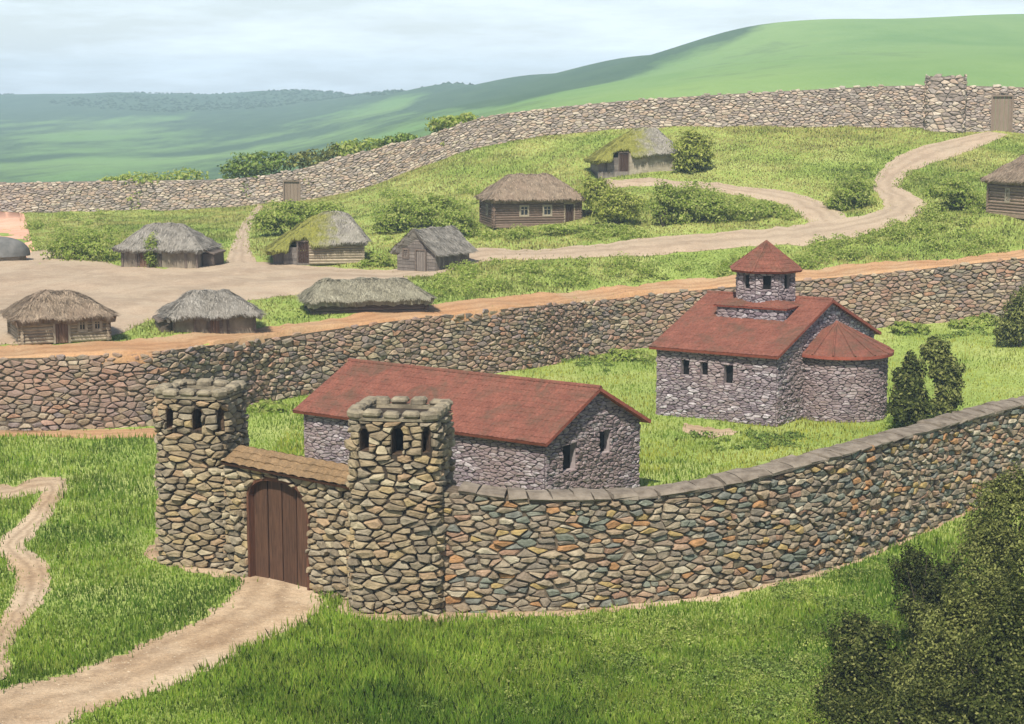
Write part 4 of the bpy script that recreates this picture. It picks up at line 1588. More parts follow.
def hut_door(root, side, u, ww, hh, w, d, out, mat='hut_door', frame='pale_frame'):
    ax = (1, 0, 0) if side == 'F' else (0, 1, 0)
    nx = (0, 1, 0) if side == 'F' else (1, 0, 0)
    mb = MB()
    npl = 4
    for i in range(npl):
        uu = u - ww / 2 + ww * (i + .5) / npl
        c = side_pt(side, uu, hh / 2, w, d, out - .04 + (i % 2) * .012)
        mb.box(c, tuple(a * (ww / npl / 2 - .012) for a in ax), tuple(a * .05 for a in nx), (0, 0, hh / 2))
    dr = mb.build('door', M[mat], root, world=False)
    mb = MB()
    for du in (-ww / 2 - .07, ww / 2 + .07):
        mb.box(side_pt(side, u + du, hh / 2, w, d, out), tuple(a * .07 for a in ax), tuple(a * .09 for a in nx), (0, 0, hh / 2 + .02))
    mb.box(side_pt(side, u, hh + .09, w, d, out), tuple(a * (ww / 2 + .14) for a in ax), tuple(a * .095 for a in nx), (0, 0, .07))
    mb.build('door_frame', M[frame], dr, world=False)
    return dr


def solid_walls(mb, w, d, h, m=0, sink=.6, holes=None):
    mb.box((0, 0, h / 2 - sink / 2), (w / 2, 0, 0), (0, d / 2, 0), (0, 0, (h + sink) / 2), 0, m)


def posts(mb, w, d, h, xs, r=.1, m=0):
    for x in xs:
        mb.box((x, -d / 2 - .04, h / 2 - .1), (r, 0, 0), (0, .06, 0), (0, 0, h / 2 + .08), 0, m)


R_ = radians
# 1 log hut at the left edge
rng = random.Random(51)
w, d, h = 5.4, 4.3, 1.72
o = hut_root('log_hut', 'log hut with shaggy rounded brown thatch, beside the terrace wall at the far left', 60, 115.6, R_(24), w, d)
mb = MB(); log_wall(mb, w, d, h, .12, rng, [('F', -.75, .35, 0, 1.5), ('F', .85, 1.35, .65, 1.4), ('F', 1.8, 2.3, .65, 1.4)]); mb.build('wall', M['log_grey'], o, world=False)
hut_door(o, 'F', -.2, .8, 1.45, w, d, .04)
hut_window(o, 'F', 1.1, 1.02, .46, .62, w, d, .08); hut_window(o, 'F', 2.05, 1.02, .46, .62, w, d, .08)
thatch(o, w, d, 1.55, 3.55, 2.4, 2.6, .5, M['thatch_brown'], 1, straw=4200, rnd=.22, thick=.4, slen=.6)
# 2 grey hip hut on the left, far side of the road
rng = random.Random(52)
w, d, h = 7.0, 4.8, 1.45
o = hut_root('thatched_hut', 'grey hip roofed hut with a small dark lean-to, beside the pink earth bank', 171, 161.2, R_(-7), w, d)
mb = MB(); solid_walls(mb, w, d, h + .3); posts(mb, w, d, h, [-3.4, -2.1, -.6, .1, 2.4, 3.4], m=1); mb.build('wall', [M['plaster_old'], M['log_dark']], o, world=False)
hut_door(o, 'F', -1.4, .8, 1.3, w, d, .05, 'hut_door', 'log_dark')
thatch(o, w, d, 1.55, 4.0, 2.6, 2.9, .6, M['thatch_grey'], 2, straw=3000)
mb = MB(); mb.box((w / 2 + .6, .2, .45), (.55, 0, 0), (0, 1.6, 0), (0, 0, .75), .08); mb.box((w / 2 + .55, .2, 1.35), (.72, 0, -.22), (0, 1.8, 0), (.02, 0, .08), .03); mb.build('lean_to', M['log_dark'], o, world=False)
# 3 its near twin by the wall
rng = random.Random(53)
w, d, h = 5.4, 3.0, 1.25
o = hut_root('thatched_hut', 'grey hip roofed hut with pale mud walls, next to the orange earth ledge', 212, 120.7, R_(18), w, d)
mb = MB(); solid_walls(mb, w, d, h + .3); posts(mb, w, d, h, [-2.7, -1.3, .4, .9, 2.7], .08, m=1); mb.build('wall', [M['plaster_old'], M['log_dark']], o, world=False)
hut_door(o, 'F', .05, .7, 1.05, w, d, .05, 'hut_door', 'log_dark')
thatch(o, w, d, 1.25, 2.95, 2.1, 2.3, .5, M['thatch_grey'], 3, straw=3400)
mb = MB(); mb.box((-w / 2 - .45, .2, .35), (.42, 0, 0), (0, 1.4, 0), (0, 0, .65), .08); mb.box((-w / 2 - .42, .2, 1.05), (.58, 0, .18), (0, 1.6, 0), (.02, 0, .07), .03); mb.build('lean_to', M['log_dark'], o, world=False)


def mossy(px, Y, yaw, s, label, seed, wallm, log):
    rng = random.Random(seed)
    w, d, h = 8.0 * s, 5.2 * s, 1.85 * s
    o = hut_root('mossy_hut', label, px, Y, yaw, w, d)
    xd0, xd1 = -1.9 * s, -.75 * s
    mb = MB()
    if log:
        log_wall(mb, w, d, h, .13, rng, [('F', -w / 2 - .3, xd1, 0, 3), ('B', -w / 2 - .3, xd1, .8, 3)], sides='FRB', ext=.12)
    else:
        # plastered right part, open porch on the left
        mb.box(((xd1 + w / 2) / 2, 0, h / 2 - .25), ((w / 2 - xd1) / 2, 0, 0), (0, d / 2, 0), (0, 0, h / 2 + .3))
        mb.box((w / 2 - .12, -d / 2 + .1, h / 2 - .2), (.13, 0, 0), (0, .16, 0), (0, 0, h / 2 + .2), 0, 1)
    # low left part, set back, with a splayed wing wall
    mb.box(((-w / 2 + xd0) / 2 + .1, .25 * s, h * .36 - .5), ((xd0 + w / 2) / 2, 0, 0), (0, d / 2 - .35 * s, 0), (0, 0, h * .36 + .5), 0, 1)
    mb.box((0, .1, -.45), (w / 2 - .1, 0, 0), (0, d / 2 - .15, 0), (0, 0, .5), 0, 1)
    for i in range(6):
        z = .15 + i * .24 * s
        mb.box((xd0 - .45 * s, -d / 2 + .35 * s, z), (.62 * s, .16 * s, 0), (-.03, .05, 0), (0, 0, .115 * s), 0, 1)
    mb.build('wall', [M[wallm], M['board_grey']], o, world=False)
    hut_door(o, 'F', (xd0 + xd1) / 2 + .08, (xd1 - xd0) * .78, h * 1.02, w, d - 1.1 * s, .04, 'door_dark', 'log_dark')
    thatch(o, w, d, 1.95 * s, 4.75 * s, 5.4 * s, 2.0 * s, .5 * s, M['thatch_moss'], seed, ze_l=.95 * s, notch=(xd0 - .75 * s, xd1 + .25 * s, .95 * s), straw=3800, ridge_off=.3)
    return o


mossy(319, 164.0, R_(7), 1.02, 'hut with mossy lopsided thatch and pale log wall, next to the low gabled shed', 54, 'log_grey', True)
mossy(630, 197.5, R_(7), 1.06, 'hut with mossy lopsided thatch and smooth plastered wall, highest on the slope', 55, 'plaster', False)

# 5 gabled shed
rng = random.Random(56)
w, d, h = 4.7, 4.3, 1.55
o = hut_root('gabled_shed', 'small weathered board shed with a steep grey gable roof and plank door', 434, 158.4, R_(54), w, d)
mb = MB()
n = 16
for i in range(n):
    x = -w / 2 + w * (i + .5) / n
    for sy in (-1, 1):
        mb.box((x, sy * d / 2, h / 2 - .2), (w / n / 2 - .012, 0, 0), (0, .05, 0), (0, 0, h / 2 + .25 + rng.uniform(-.03, .03)))
nb = 12
zr_ = 3.55
for i in range(nb):
    z0, z1 = zr_ * i / nb - .1, zr_ * (i + 1) / nb - .13
    zm = (z0 + z1) / 2
    hw = d / 2 if zm < h else max(.08, d / 2 * (zr_ - zm) / (zr_ - h))
    for sx in (-1, 1):
        mb.box((sx * w / 2, 0, zm), (.05, 0, 0), (0, hw, 0), (0, 0, (z1 - z0) / 2))
for sy in (-.18, ):
    mb.box((-w / 2 - .06, sy * d, h * .95), (.05, 0, 0), (0, .09, 0), (0, 0, h * .95))
mb.build('wall', M['board_grey'], o, world=False)
hut_door(o, 'L', .55, .95, 1.75, w, d, .07, 'board_grey', 'log_dark')
hut_window(o, 'L', -1.15, 1.45, .6, .75, w, d, .06, 'log_dark')
thatch(o, w + .1, d, 1.5, 3.75, None, None, .45, M['thatch_grey'], 6, straw=2600, rnd=.06, thick=.2)

# 6 long low hut half hidden by the ledge
rng = random.Random(57)
w, d, h = 8.2, 3.2, .85
o = hut_root('thatched_hut', 'long low hut with speckled olive thatch reaching almost to the ground', 367, 131.0, R_(14), w, d)
mb = MB(); log_wall(mb, w, d, h, .11, rng); mb.build('wall', M['log_dark'], o, world=False)
thatch(o, w, d, .95, 2.65, 1.5, 2.2, .55, M['thatch_olive'], 7, straw=6500, thick=.42, slen=.45, rnd=.16)

# 7 log hut with white windows
rng = random.Random(58)
w, d, h = 8.6, 5.6, 2.55
o = hut_root('log_hut', 'brown log hut with pale framed windows and dark doorway, beside two round shrubs', 530, 178, R_(13), w, d, -.1)
mb = MB(); log_wall(mb, w, d, h, .13, rng, [('F', -1.75, -.85, .9, 1.95), ('F', .55, 1.45, .9, 1.95), ('F', 2.75, 3.75, 0, 2.1)]); 
mb.box((0, 0, -.05), (w / 2 + .1, 0, 0), (0, d / 2 + .1, 0), (0, 0, .14)); mb.build('wall', M['log_brown'], o, world=False)
hut_window(o, 'F', -1.3, 1.42, .8, .95, w, d, .1); hut_window(o, 'F', 1.0, 1.42, .8, .95, w, d, .1); hut_window(o, 'L', .3, 1.42, .7, .95, w, d, .1)
hut_door(o, 'F', 3.25, .85, 2.0, w, d, .02, 'door_dark', 'log_grey')
mb = MB(); mb.box((w / 2 + 1.0, -1.6, .5), (.95, 0, 0), (0, .15, 0), (0, 0, .85), .05); mb.build('side_wall', M['plaster_old'], o, world=False)
thatch(o, w, d, 2.45, 5.2, 3.0, 3.2, .6, M['thatch_brown'], 8, straw=3600, rnd=.12)

# 9 big log hut at the right edge
rng = random.Random(59)
M['log_warm'] = wood_mat('log_warm', (.14, .10, .07), (.30, .22, .16), (1.2, 1.2, 6))
w, d, h = 9.0, 5.4, 3.1
o = hut_root('log_hut', 'tall log hut with a narrow pale window, cut off by the right edge', 1041, 164.2, R_(24), w, d)
mb = MB(); log_wall(mb, w, d, h, .15, rng, [('L', -.35, .35, 1.1, 2.3)]); 
mb.box((0, 0, -.1), (w / 2 + .12, 0, 0), (0, d / 2 + .12, 0), (0, 0, .18)); mb.build('wall', M['log_warm'], o, world=False)
hut_window(o, 'L', .0, 1.7, .5, 1.15, w, d, .1)
thatch(o, w, d, 2.9, 6.0, 3.2, 3.2, .65, M['thatch_brown'], 9, straw=4200, rnd=.12)

# grey dome at the left edge
rng = random.Random(60)
x, y = pxY(2, 166), 166
o = empty('domed_shelter', (x, y, gz(x, y) - .1))
tag(o, 'smooth grey domed shelter below the patch of bare pink earth', 'shelter')
mb = MB()
NT_, NP = 40, 12
V = []
for j in range(NP + 1):
    p = (j / NP) * pi / 2
    for i in range(NT_):
        a = 2 * pi * i / NT_
        rr = 1 + .05 * sin(3 * a + 2 * p) + rng.uniform(-.01, .01)
        V.append((2.9 * rr * cos(p) ** .8 * cos(a), 2.1 * rr * cos(p) ** .8 * sin(a), .5 + 1.75 * sin(p)))
mb.add(V, [(j * NT_ + i, j * NT_ + (i + 1) % NT_, (j + 1) * NT_ + (i + 1) % NT_, (j + 1) * NT_ + i) for j in range(NP) for i in range(NT_)])
mb.build('roof', M['mound'], o, world=False, smooth=True)
mb = MB()
V = [(2.6 * cos(2 * pi * i / 32), 1.85 * sin(2 * pi * i / 32), z) for z in (-.4, .55) for i in range(32)]
mb.add(V, [(i, (i + 1) % 32, 32 + (i + 1) % 32, 32 + i) for i in range(32)])
mb.build('wall', M['plaster_old'], o, world=False)
FOOT.append((x, y, 0, 2.8, 2.0))

# ------------------------------------------------------------------ foliage
def leaves(rs, lobes, n, size, dens_low=True, aspect=.55, inner=.5, lump=.22):
    lobes = np.array(lobes, float)
    ar = (lobes[:, 3] * lobes[:, 4] + lobes[:, 3] * lobes[:, 5] + lobes[:, 4] * lobes[:, 5]); ar /= ar.sum()
    li = rs.choice(len(lobes), n, p=ar)
    d = rs.normal(size=(n, 3)); d /= np.linalg.norm(d, axis=1)[:, None]
    d[:, 2] = np.where(d[:, 2] < -.8, -d[:, 2], d[:, 2])
    L = lobes[li]
    ph = rs.uniform(0, 6.28, (len(lobes), 3))[li]
    lum = 1 + lump * (np.sin(d[:, 0] * 5 + ph[:, 0]) * np.sin(d[:, 1] * 5 + ph[:, 1]) + .7 * np.sin(d[:, 2] * 7 + ph[:, 2] + 3 * d[:, 0])) + rs.normal(0, .06, n)
    rad = (inner + (1 - inner) * rs.random(n) ** .5) * lum
    c = L[:, :3] + d * L[:, 3:6] * rad[:, None]
    nr = d * 1.1 + rs.normal(size=(n, 3)) * .6; nr[:, 2] += .3; nr /= np.linalg.norm(nr, axis=1)[:, None]
    t_ = np.cross(nr, rs.normal(size=(n, 3))); t_ /= np.linalg.norm(t_, axis=1)[:, None] + 1e-9
    b = np.cross(nr, t_)
    s = size * rs.uniform(.6, 1.5, n)[:, None]
    V = np.stack([c - t_ * s, c - b * s * aspect, c + t_ * s, c + b * s * aspect], 1)
    return V.reshape(-1, 3), c


def bush(name, label, cat, x, y, lobes, n, size, mat, seed, group=None, stems=4, z=None, r=.06, inner=.5, lump=.22):
    """lobes relative to the base point"""
    rs = np.random.default_rng(seed)
    z = gz(x, y) if z is None else z
    o = empty(name, (x, y, z - .05))
    tag(o, label, cat, group)
    V, c = leaves(rs, lobes, n, size, inner=inner, lump=lump)
    V[:, 2] = np.maximum(V[:, 2], -.05)
    mesh_np('crown', V, 4, mat, o)
    mb = MB()
    for i in range(stems):
        l = lobes[i % len(lobes)]
        p0 = np.array([rs.normal(0, .12), rs.normal(0, .12), -.2]); p2 = np.array([l[0], l[1], l[2]]) + rs.normal(0, .15, 3) * l[5]
        p1 = (p0 + p2) / 2 + rs.normal(0, .12, 3) * l[5]
        mb.tube(p0, p1, r, 6, 0, r * .75); mb.tube(p1, p2, r * .75, 6, 0, r * .4)
        for k in range(3):
            e = p2 + rs.normal(0, .45, 3) * np.array(l[3:6])
            mb.tube(p1 + (p2 - p1) * rs.random(), e, r * .4, 5, 0, r * .12)
    mb.build('stem', M['bark'], o, world=False)
    return o


def px_lobes(specs, Y, base_px, base_py=None):
    """(px, py, half width px, half height px, depth offset m) -> lobes in metres relative to a base point at depth Y"""
    bx = pxY(base_px, Y); bz = gz(bx, Y)
    out = []
    for (px, py, hw, hh, dY) in specs:
        x, y, z = at(px, py, Y + dY); k = Y / F
        out.append((x - bx, y - Y, z - bz, hw * k, hw * k * .8, hh * k))
    return bx, out


SHR = 'dark shrubs in the foreground'
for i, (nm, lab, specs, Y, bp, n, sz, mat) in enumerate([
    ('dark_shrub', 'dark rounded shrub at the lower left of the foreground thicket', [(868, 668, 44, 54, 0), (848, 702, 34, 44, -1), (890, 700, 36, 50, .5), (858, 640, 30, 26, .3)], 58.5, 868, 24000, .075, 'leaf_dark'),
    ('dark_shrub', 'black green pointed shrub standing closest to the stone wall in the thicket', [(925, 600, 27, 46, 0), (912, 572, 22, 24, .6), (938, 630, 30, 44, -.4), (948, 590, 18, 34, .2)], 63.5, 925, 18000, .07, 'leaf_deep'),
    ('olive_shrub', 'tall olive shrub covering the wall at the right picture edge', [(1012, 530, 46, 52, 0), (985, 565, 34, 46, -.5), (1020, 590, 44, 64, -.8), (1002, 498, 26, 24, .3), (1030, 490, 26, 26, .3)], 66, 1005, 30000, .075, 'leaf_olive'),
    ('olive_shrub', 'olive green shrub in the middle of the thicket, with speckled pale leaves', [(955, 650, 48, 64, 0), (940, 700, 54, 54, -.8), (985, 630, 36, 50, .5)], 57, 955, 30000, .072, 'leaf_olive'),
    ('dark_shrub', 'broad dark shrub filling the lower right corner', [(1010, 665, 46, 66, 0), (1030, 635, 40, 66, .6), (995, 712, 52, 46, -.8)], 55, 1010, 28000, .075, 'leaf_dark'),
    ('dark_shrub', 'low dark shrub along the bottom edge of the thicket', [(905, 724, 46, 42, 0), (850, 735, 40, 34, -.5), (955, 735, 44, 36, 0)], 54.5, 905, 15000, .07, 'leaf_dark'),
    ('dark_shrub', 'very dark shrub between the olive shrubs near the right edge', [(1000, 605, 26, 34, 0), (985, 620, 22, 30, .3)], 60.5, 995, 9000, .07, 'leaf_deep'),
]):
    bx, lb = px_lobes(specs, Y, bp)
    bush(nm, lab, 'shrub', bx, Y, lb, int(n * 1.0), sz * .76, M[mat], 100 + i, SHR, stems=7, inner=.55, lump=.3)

# shrubs in the churchyard
for i, (lab, specs, Y, bp, n, mat, cat) in enumerate([
    ('dark leafy shrub touching the rounded church apse', [(909, 384, 16, 27, 0), (903, 406, 14, 15, -.3), (918, 406, 15, 17, 0), (910, 416, 14, 10, 0)], 109.5, 910, 6500, 'leaf_dark', 'shrub'),
    ('slim tall olive shrub behind the apse shrub', [(935, 352, 15, 14, .5), (945, 370, 17, 20, .3), (949, 392, 15, 20, 0), (944, 404, 14, 12, 0)], 112.5, 943, 5600, 'leaf_olive', 'shrub'),
    ('olive shrub at the right edge below the terrace wall', [(1017, 322, 19, 22, 0), (1024, 305, 14, 18, 0), (1006, 334, 12, 12, 0)], 137, 1016, 5000, 'leaf_olive', 'shrub'),
]):
    bx, lb = px_lobes(specs, Y, bp)
    bush('yard_shrub', lab, cat, bx, Y, lb, n, .12, M[mat], 130 + i, 'shrubs in the churchyard', stems=5)
for i, (lab, specs, Y, bp, n) in enumerate([
    ('bright green leafy plant at the foot of the terrace wall, near the right shrub', [(972, 325, 24, 7, 0), (985, 322, 14, 8, 0)], 146.2, 975, 2600),
    ('small bright green plant at the wall foot just behind the apse shrubs', [(905, 328, 14, 7, 0), (920, 330, 10, 6, 0)], 145, 910, 1800),
    ('green leafy plant at the wall foot between hall roof and church', [(628, 358, 24, 9, 0), (605, 360, 14, 6, 0)], 139, 622, 2600),
    ('green bush at the wall foot beside the left gate tower', [(268, 409, 18, 9, 0), (256, 414, 12, 8, 0)], 115.5, 266, 2200),
]):
    bx, lb = px_lobes(specs, Y, bp)
    bush('green_plant', lab, 'plant', bx, Y, lb, n, .15, M['leaf_light'], 140 + i, 'green plants at the wall foot', stems=3, r=.03)

# terrace bushes
TB = 'bushes on the village terrace'
for i, (nm, lab, specs, Y, bp, n, sz, mat, cat) in enumerate([
    ('round_bush', 'round olive bush right of the highest mossy hut', [(693, 148, 19, 16, 0), (690, 160, 17, 12, 0), (702, 155, 12, 12, 0)], 194, 694, 4600, .2, 'leaf_tree', 'bush'),
    ('round_bush', 'round light green bush right of the brown log hut, behind its twin', [(597, 190, 18, 13, 0), (600, 200, 17, 12, 0)], 176, 599, 3000, .17, 'leaf_tree', 'bush'),
    ('round_bush', 'round olive green bush in front of the brown log hut end', [(619, 204, 23, 16, 0), (612, 212, 20, 10, 0)], 172, 618, 3600, .17, 'leaf_tree', 'bush'),
    ('tall_weeds', 'dark thin stemmed bush beside the branch path', [(661, 206, 10, 22, 0), (668, 198, 12, 14, 0)], 171, 662, 2600, .16, 'leaf_light', 'bush'),
    ('broad_bush', 'broad green bush along the branch path below the mossy hut', [(690, 205, 28, 20, 0), (715, 210, 22, 15, 0), (680, 215, 20, 14, 0)], 172, 695, 6000, .18, 'leaf_light', 'bush'),
    ('broad_bush', 'low green bush at the tip between the two dirt roads', [(750, 212, 26, 10, 0), (775, 212, 16, 8, 0)], 173, 755, 2800, .17, 'leaf_light', 'bush'),
    ('broad_bush', 'leafy green bush at the inner bend of the upper road', [(852, 196, 22, 15, 0), (840, 204, 15, 9, 0)], 174, 850, 3600, .17, 'leaf_light', 'bush'),
    ('broad_bush', 'dense green bush left of the grey hip roofed hut', [(92, 252, 32, 20, 0), (65, 248, 20, 12, 1), (108, 262, 20, 12, 0)], 166, 92, 6500, .17, 'leaf_light', 'bush'),
    ('slim_bush', 'slim green sapling in front of the grey hip roofed hut', [(151, 248, 8, 14, 0), (151, 259, 6, 8, 0)], 158.5, 151, 700, .13, 'leaf_light', 'bush'),
    ('broad_bush', 'dark green bush behind the mossy log walled hut', [(290, 216, 24, 13, 0), (270, 222, 18, 12, 0), (325, 212, 20, 9, 1)], 184, 292, 5200, .19, 'leaf_light', 'bush'),
    ('broad_bush', 'wide green bush on the slope above the gabled shed', [(412, 214, 30, 16, 0), (440, 208, 22, 12, 1), (392, 224, 20, 12, 0)], 180, 415, 6500, .19, 'leaf_light', 'bush'),
    ('broad_bush', 'light green bush left of the brown log hut', [(455, 222, 20, 12, 0), (468, 232, 14, 9, 0)], 173, 458, 3000, .17, 'leaf_light', 'bush'),
    ('broad_bush', 'small green bush between mossy hut and gabled shed', [(380, 262, 14, 8, 0), (366, 266, 12, 6, 0)], 160, 376, 1800, .15, 'leaf_light', 'bush'),
    ('broad_bush', 'low dark green bush in front of the brown log hut', [(560, 228, 22, 4, 0), (595, 229, 20, 5, 0), (612, 228, 12, 5, 0)], 169.5, 580, 2600, .16, 'leaf_light', 'bush'),
    ('broad_bush', 'green bush clump on the slope left of the tall log hut', [(950, 190, 22, 9, 0), (965, 200, 16, 8, 0)], 168, 955, 2600, .17, 'leaf_light', 'bush'),
]):
    bx, lb = px_lobes(specs, Y, bp)
    bush(nm, lab, cat, bx, Y, lb, int(n * 1.35), sz * .7, M[mat], 160 + i, TB, stems=6 if nm == 'tall_weeds' else 4, lump=.3)

# shrubs beyond the far wall
for i, (lab, specs, dY, bp, n, mat) in enumerate([
    ('low grassy shrub behind the far wall, leftmost of the row', [(140, 179, 30, 6, 0), (185, 176, 24, 7, 0), (115, 180, 16, 4, 0)], 3.0, 150, 2600, 'leaf_light'),
    ('dark leafy shrub behind the far wall above the narrow footpath', [(255, 164, 26, 13, 0), (235, 170, 16, 9, 0), (280, 162, 16, 11, 0)], 3.5, 256, 4200, 'leaf_mid'),
    ('olive shrub behind the far wall above its small left gate', [(310, 160, 24, 9, 0), (335, 152, 14, 8, 0)], 3.0, 315, 2600, 'leaf_olive'),
    ('light green shrub behind the rising far wall, middle of the row', [(350, 149, 16, 9, 0), (372, 145, 18, 6, 0)], 3.0, 356, 2400, 'leaf_light'),
    ('thin dark shrub behind the far wall above the slope bush', [(405, 138, 16, 5, 0), (390, 141, 12, 5, 0)], 3.0, 400, 1500, 'leaf_mid'),
    ('bright grassy shrub behind the far wall, highest and rightmost of the row', [(450, 122, 22, 6, 0), (468, 117, 10, 5, 0), (435, 127, 10, 5, 0)], 3.0, 450, 2600, 'leaf_light'),
]):
    Y = float(Yb_f(a_of(bp))) + 2.2
    bx, lb = px_lobes(specs, Y, bp)
    # rooted on the ground behind the wall
    lb2 = lb + [(l[0], l[1], l[2] * .45, l[3] * .8, l[4] * .8, max(.3, l[2] * .45)) for l in lb]
    bush('hill_shrub', lab, 'shrub', bx, Y, lb2, n, .22, M[mat], 190 + i, 'shrubs beyond the far wall', stems=4)

# ------------------------------------------------------------------ grass
def inside(poly, X, Y):
    res = np.zeros(len(X), bool)
    x0, y0 = poly.min(0); x1, y1 = poly.max(0)
    ii = np.where((X >= x0) & (X <= x1) & (Y >= y0) & (Y <= y1))[0]
    if len(ii) == 0: return res
    xs, ys = X[ii], Y[ii]; r = np.zeros(len(ii), bool)
    n = len(poly)
    for i in range(n):
        xa, ya = poly[i]; xb, yb = poly[(i + 1) % n]
        if ya == yb: continue
        c = ((ya > ys) != (yb > ys)) & (xs < (xb - xa) * (ys - ya) / (yb - ya) + xa)
        r ^= c
    res[ii] = r
    return res


BUILD = [np.array([c0, c_r, c_b, c_l]), np.array([k0, k_r, k_b, k_l]), RL.P, RR.P, RA.P]
fQ = FRONT.Q


def front_Y(x):
    return np.interp(x, fQ[:, 0], fQ[:, 1], left=-1, right=float(fQ[-1, 1]))


def keep_mask(X, Y, rs, soft=.25):
    ok = np.ones(len(X), bool)
    jx, jy = X + rs.normal(0, soft, len(X)), Y + rs.normal(0, soft * 1.5, len(X))
    for p in PATHS: ok &= ~inside(p, jx, jy)
    for p in BUILD: ok &= ~inside(p, X, Y)
    for (x, y, yaw, hw, hd) in FOOT:
        dx, dy = X - x, Y - y
        u = dx * cos(yaw) + dy * sin(yaw); v = -dx * sin(yaw) + dy * cos(yaw)
        ok &= ~((abs(u) < hw) & (abs(v) < hd))
    fy = front_Y(X)
    ok &= ~((Y > fy - .25) & (Y < fy + 1.3))
    return ok


def blades(name, X, Y, hgt, wid, mat, rs, label, lean=.45):
    n = len(X)
    Z = ground(X, Y) - .02
    an = rs.uniform(0, 2 * pi, n)
    h = hgt * rs.uniform(.55, 1.35, n); w_ = wid * rs.uniform(.7, 1.3, n)
    sx, sy = np.cos(an) * w_, np.sin(an) * w_
    la = rs.uniform(0, 2 * pi, n); ll = h * lean * rs.random(n) ** .7
    base = np.stack([X, Y, Z], 1)
    s = np.stack([sx, sy, 0 * sx], 1)
    mid = base + np.stack([np.cos(la) * ll * .35, np.sin(la) * ll * .35, h * .6], 1)
    tip = base + np.stack([np.cos(la) * ll, np.sin(la) * ll, h], 1)
    V = np.stack([base - s, base + s, mid + s * .7, tip, mid - s * .7], 1).reshape(-1, 3)
    o = mesh_np(name, V, 5, mat)
    tag(o, label, 'grass', kind='stuff')
    return o


def patch_noise(X, Y, s, rs):
    ph = rs.uniform(0, 6.28, 8)
    return (np.sin(X / s + ph[0] + 1.3 * np.sin(Y / s * .8 + ph[1])) * np.sin(Y / s * .7 + ph[2]) + .6 * np.sin(X / s * 2.3 + ph[3]) * np.sin(Y / s * 1.9 + ph[4] + np.sin(X / s * 1.7))) / 1.6


def sampleA(n, y0, y1, rs):
    iy = rs.uniform(1 / y1, 1 / y0, n); Y = 1 / iy
    X = rs.uniform(-.37, .37, n) * Y
    return X, Y


rs = np.random.default_rng(7)
# front meadow
X, Y = sampleA(350000, 50, 124, rs)
a = X / Y
ok = (Y < Yw_f(np.clip(a, -AC, AC)) - .4) & keep_mask(X, Y, rs)
fy = front_Y(X)
xl = fQ[0, 0]
outside = (Y < fy) | (X < A[0] + .5) | ((X < xl + .5) & (Y < np.interp(X, [A[0], B[0]], [A[1], B[1]])))
m1 = ok & outside
pn = patch_noise(X, Y, 4.0, rs)
hg = .26 + .16 * np.clip(pn, -1, 1) + .22 * np.exp(-((X + 4) / 7) ** 2 - ((Y - 62) / 6) ** 2)
blades('grass', X[m1], Y[m1], np.maximum(.14, hg[m1]), .016 + .00012 * Y[m1], M['grass_meadow'], rs, 'short green meadow grass around the gatehouse road')
m2 = ok & ~outside
hg = .17 + .08 * np.clip(pn, -1, 1)
# churchyard
X2, Y2 = sampleA(170000, 78, 152, rs)
a2 = X2 / Y2
ok2 = (Y2 < Yw_f(np.clip(a2, -AC, AC)) - .3) & keep_mask(X2, Y2, rs)
out2 = (Y2 < front_Y(X2)) | (X2 < A[0] - 1.5)
m2 = ok2 & ~out2
pn2 = patch_noise(X2, Y2, 4.5, rs)
blades('grass', X2[m2], Y2[m2], (.20 + .09 * np.clip(pn2[m2], -1, 1)), .026, M['grass_yard'], rs, 'bright yellow green grass inside the churchyard')
# village terrace
n = 330000
av = rs.uniform(-.37, .37, n)
yw, yb = Yw_f(av), Yb_f(av)
# denser far away, where the slope faces the camera
Y = yw + .8 + (yb - yw - 1.0) * rs.random(n) ** .85
X = av * Y
ok = keep_mask(X, Y, rs, .4)
pn = patch_noise(X, Y, 6.0, rs)
X, Y, pn = X[ok], Y[ok], pn[ok]
blades('grass', X, Y, .19 + .10 * np.clip(pn, -1, 1), .05, M['grass_terrace'], rs, 'rough pale green grass covering the village terrace', lean=.5)

# loose stones lying on the gate road
rs = np.random.default_rng(17)
octa_ = np.array([(1, 0, 0), (0, 1, 0), (-1, 0, 0), (0, -1, 0), (0, 0, .8)], float)
Pv = []
Xp, Yp = sampleA(60000, 52, 80, rs)
on = inside(PATHS[0], Xp, Yp) & (rs.random(len(Xp)) < .25)
for x, y, z in zip(Xp[on], Yp[on], ground(Xp[on], Yp[on])):
    q = octa_ * rs.uniform(.012, .05) * np.array([rs.uniform(.8, 1.6), 1, rs.uniform(.4, .9)]) * rs.uniform(.7, 1.3, (5, 1)) + (x, y, z + .045)
    for t_ in [(0, 1, 4), (1, 2, 4), (2, 3, 4), (3, 0, 4)]: Pv.append(q[list(t_)])
M['pebble'] = plain_mat('pebble', (.22, .16, .10), (.48, .40, .29), 6, bump=0)
o = mesh_np('pebbles', np.concatenate(Pv), 3, M['pebble'])
tag(o, 'loose pebbles and clods on the dirt road to the gate', 'pebbles', kind='stuff')
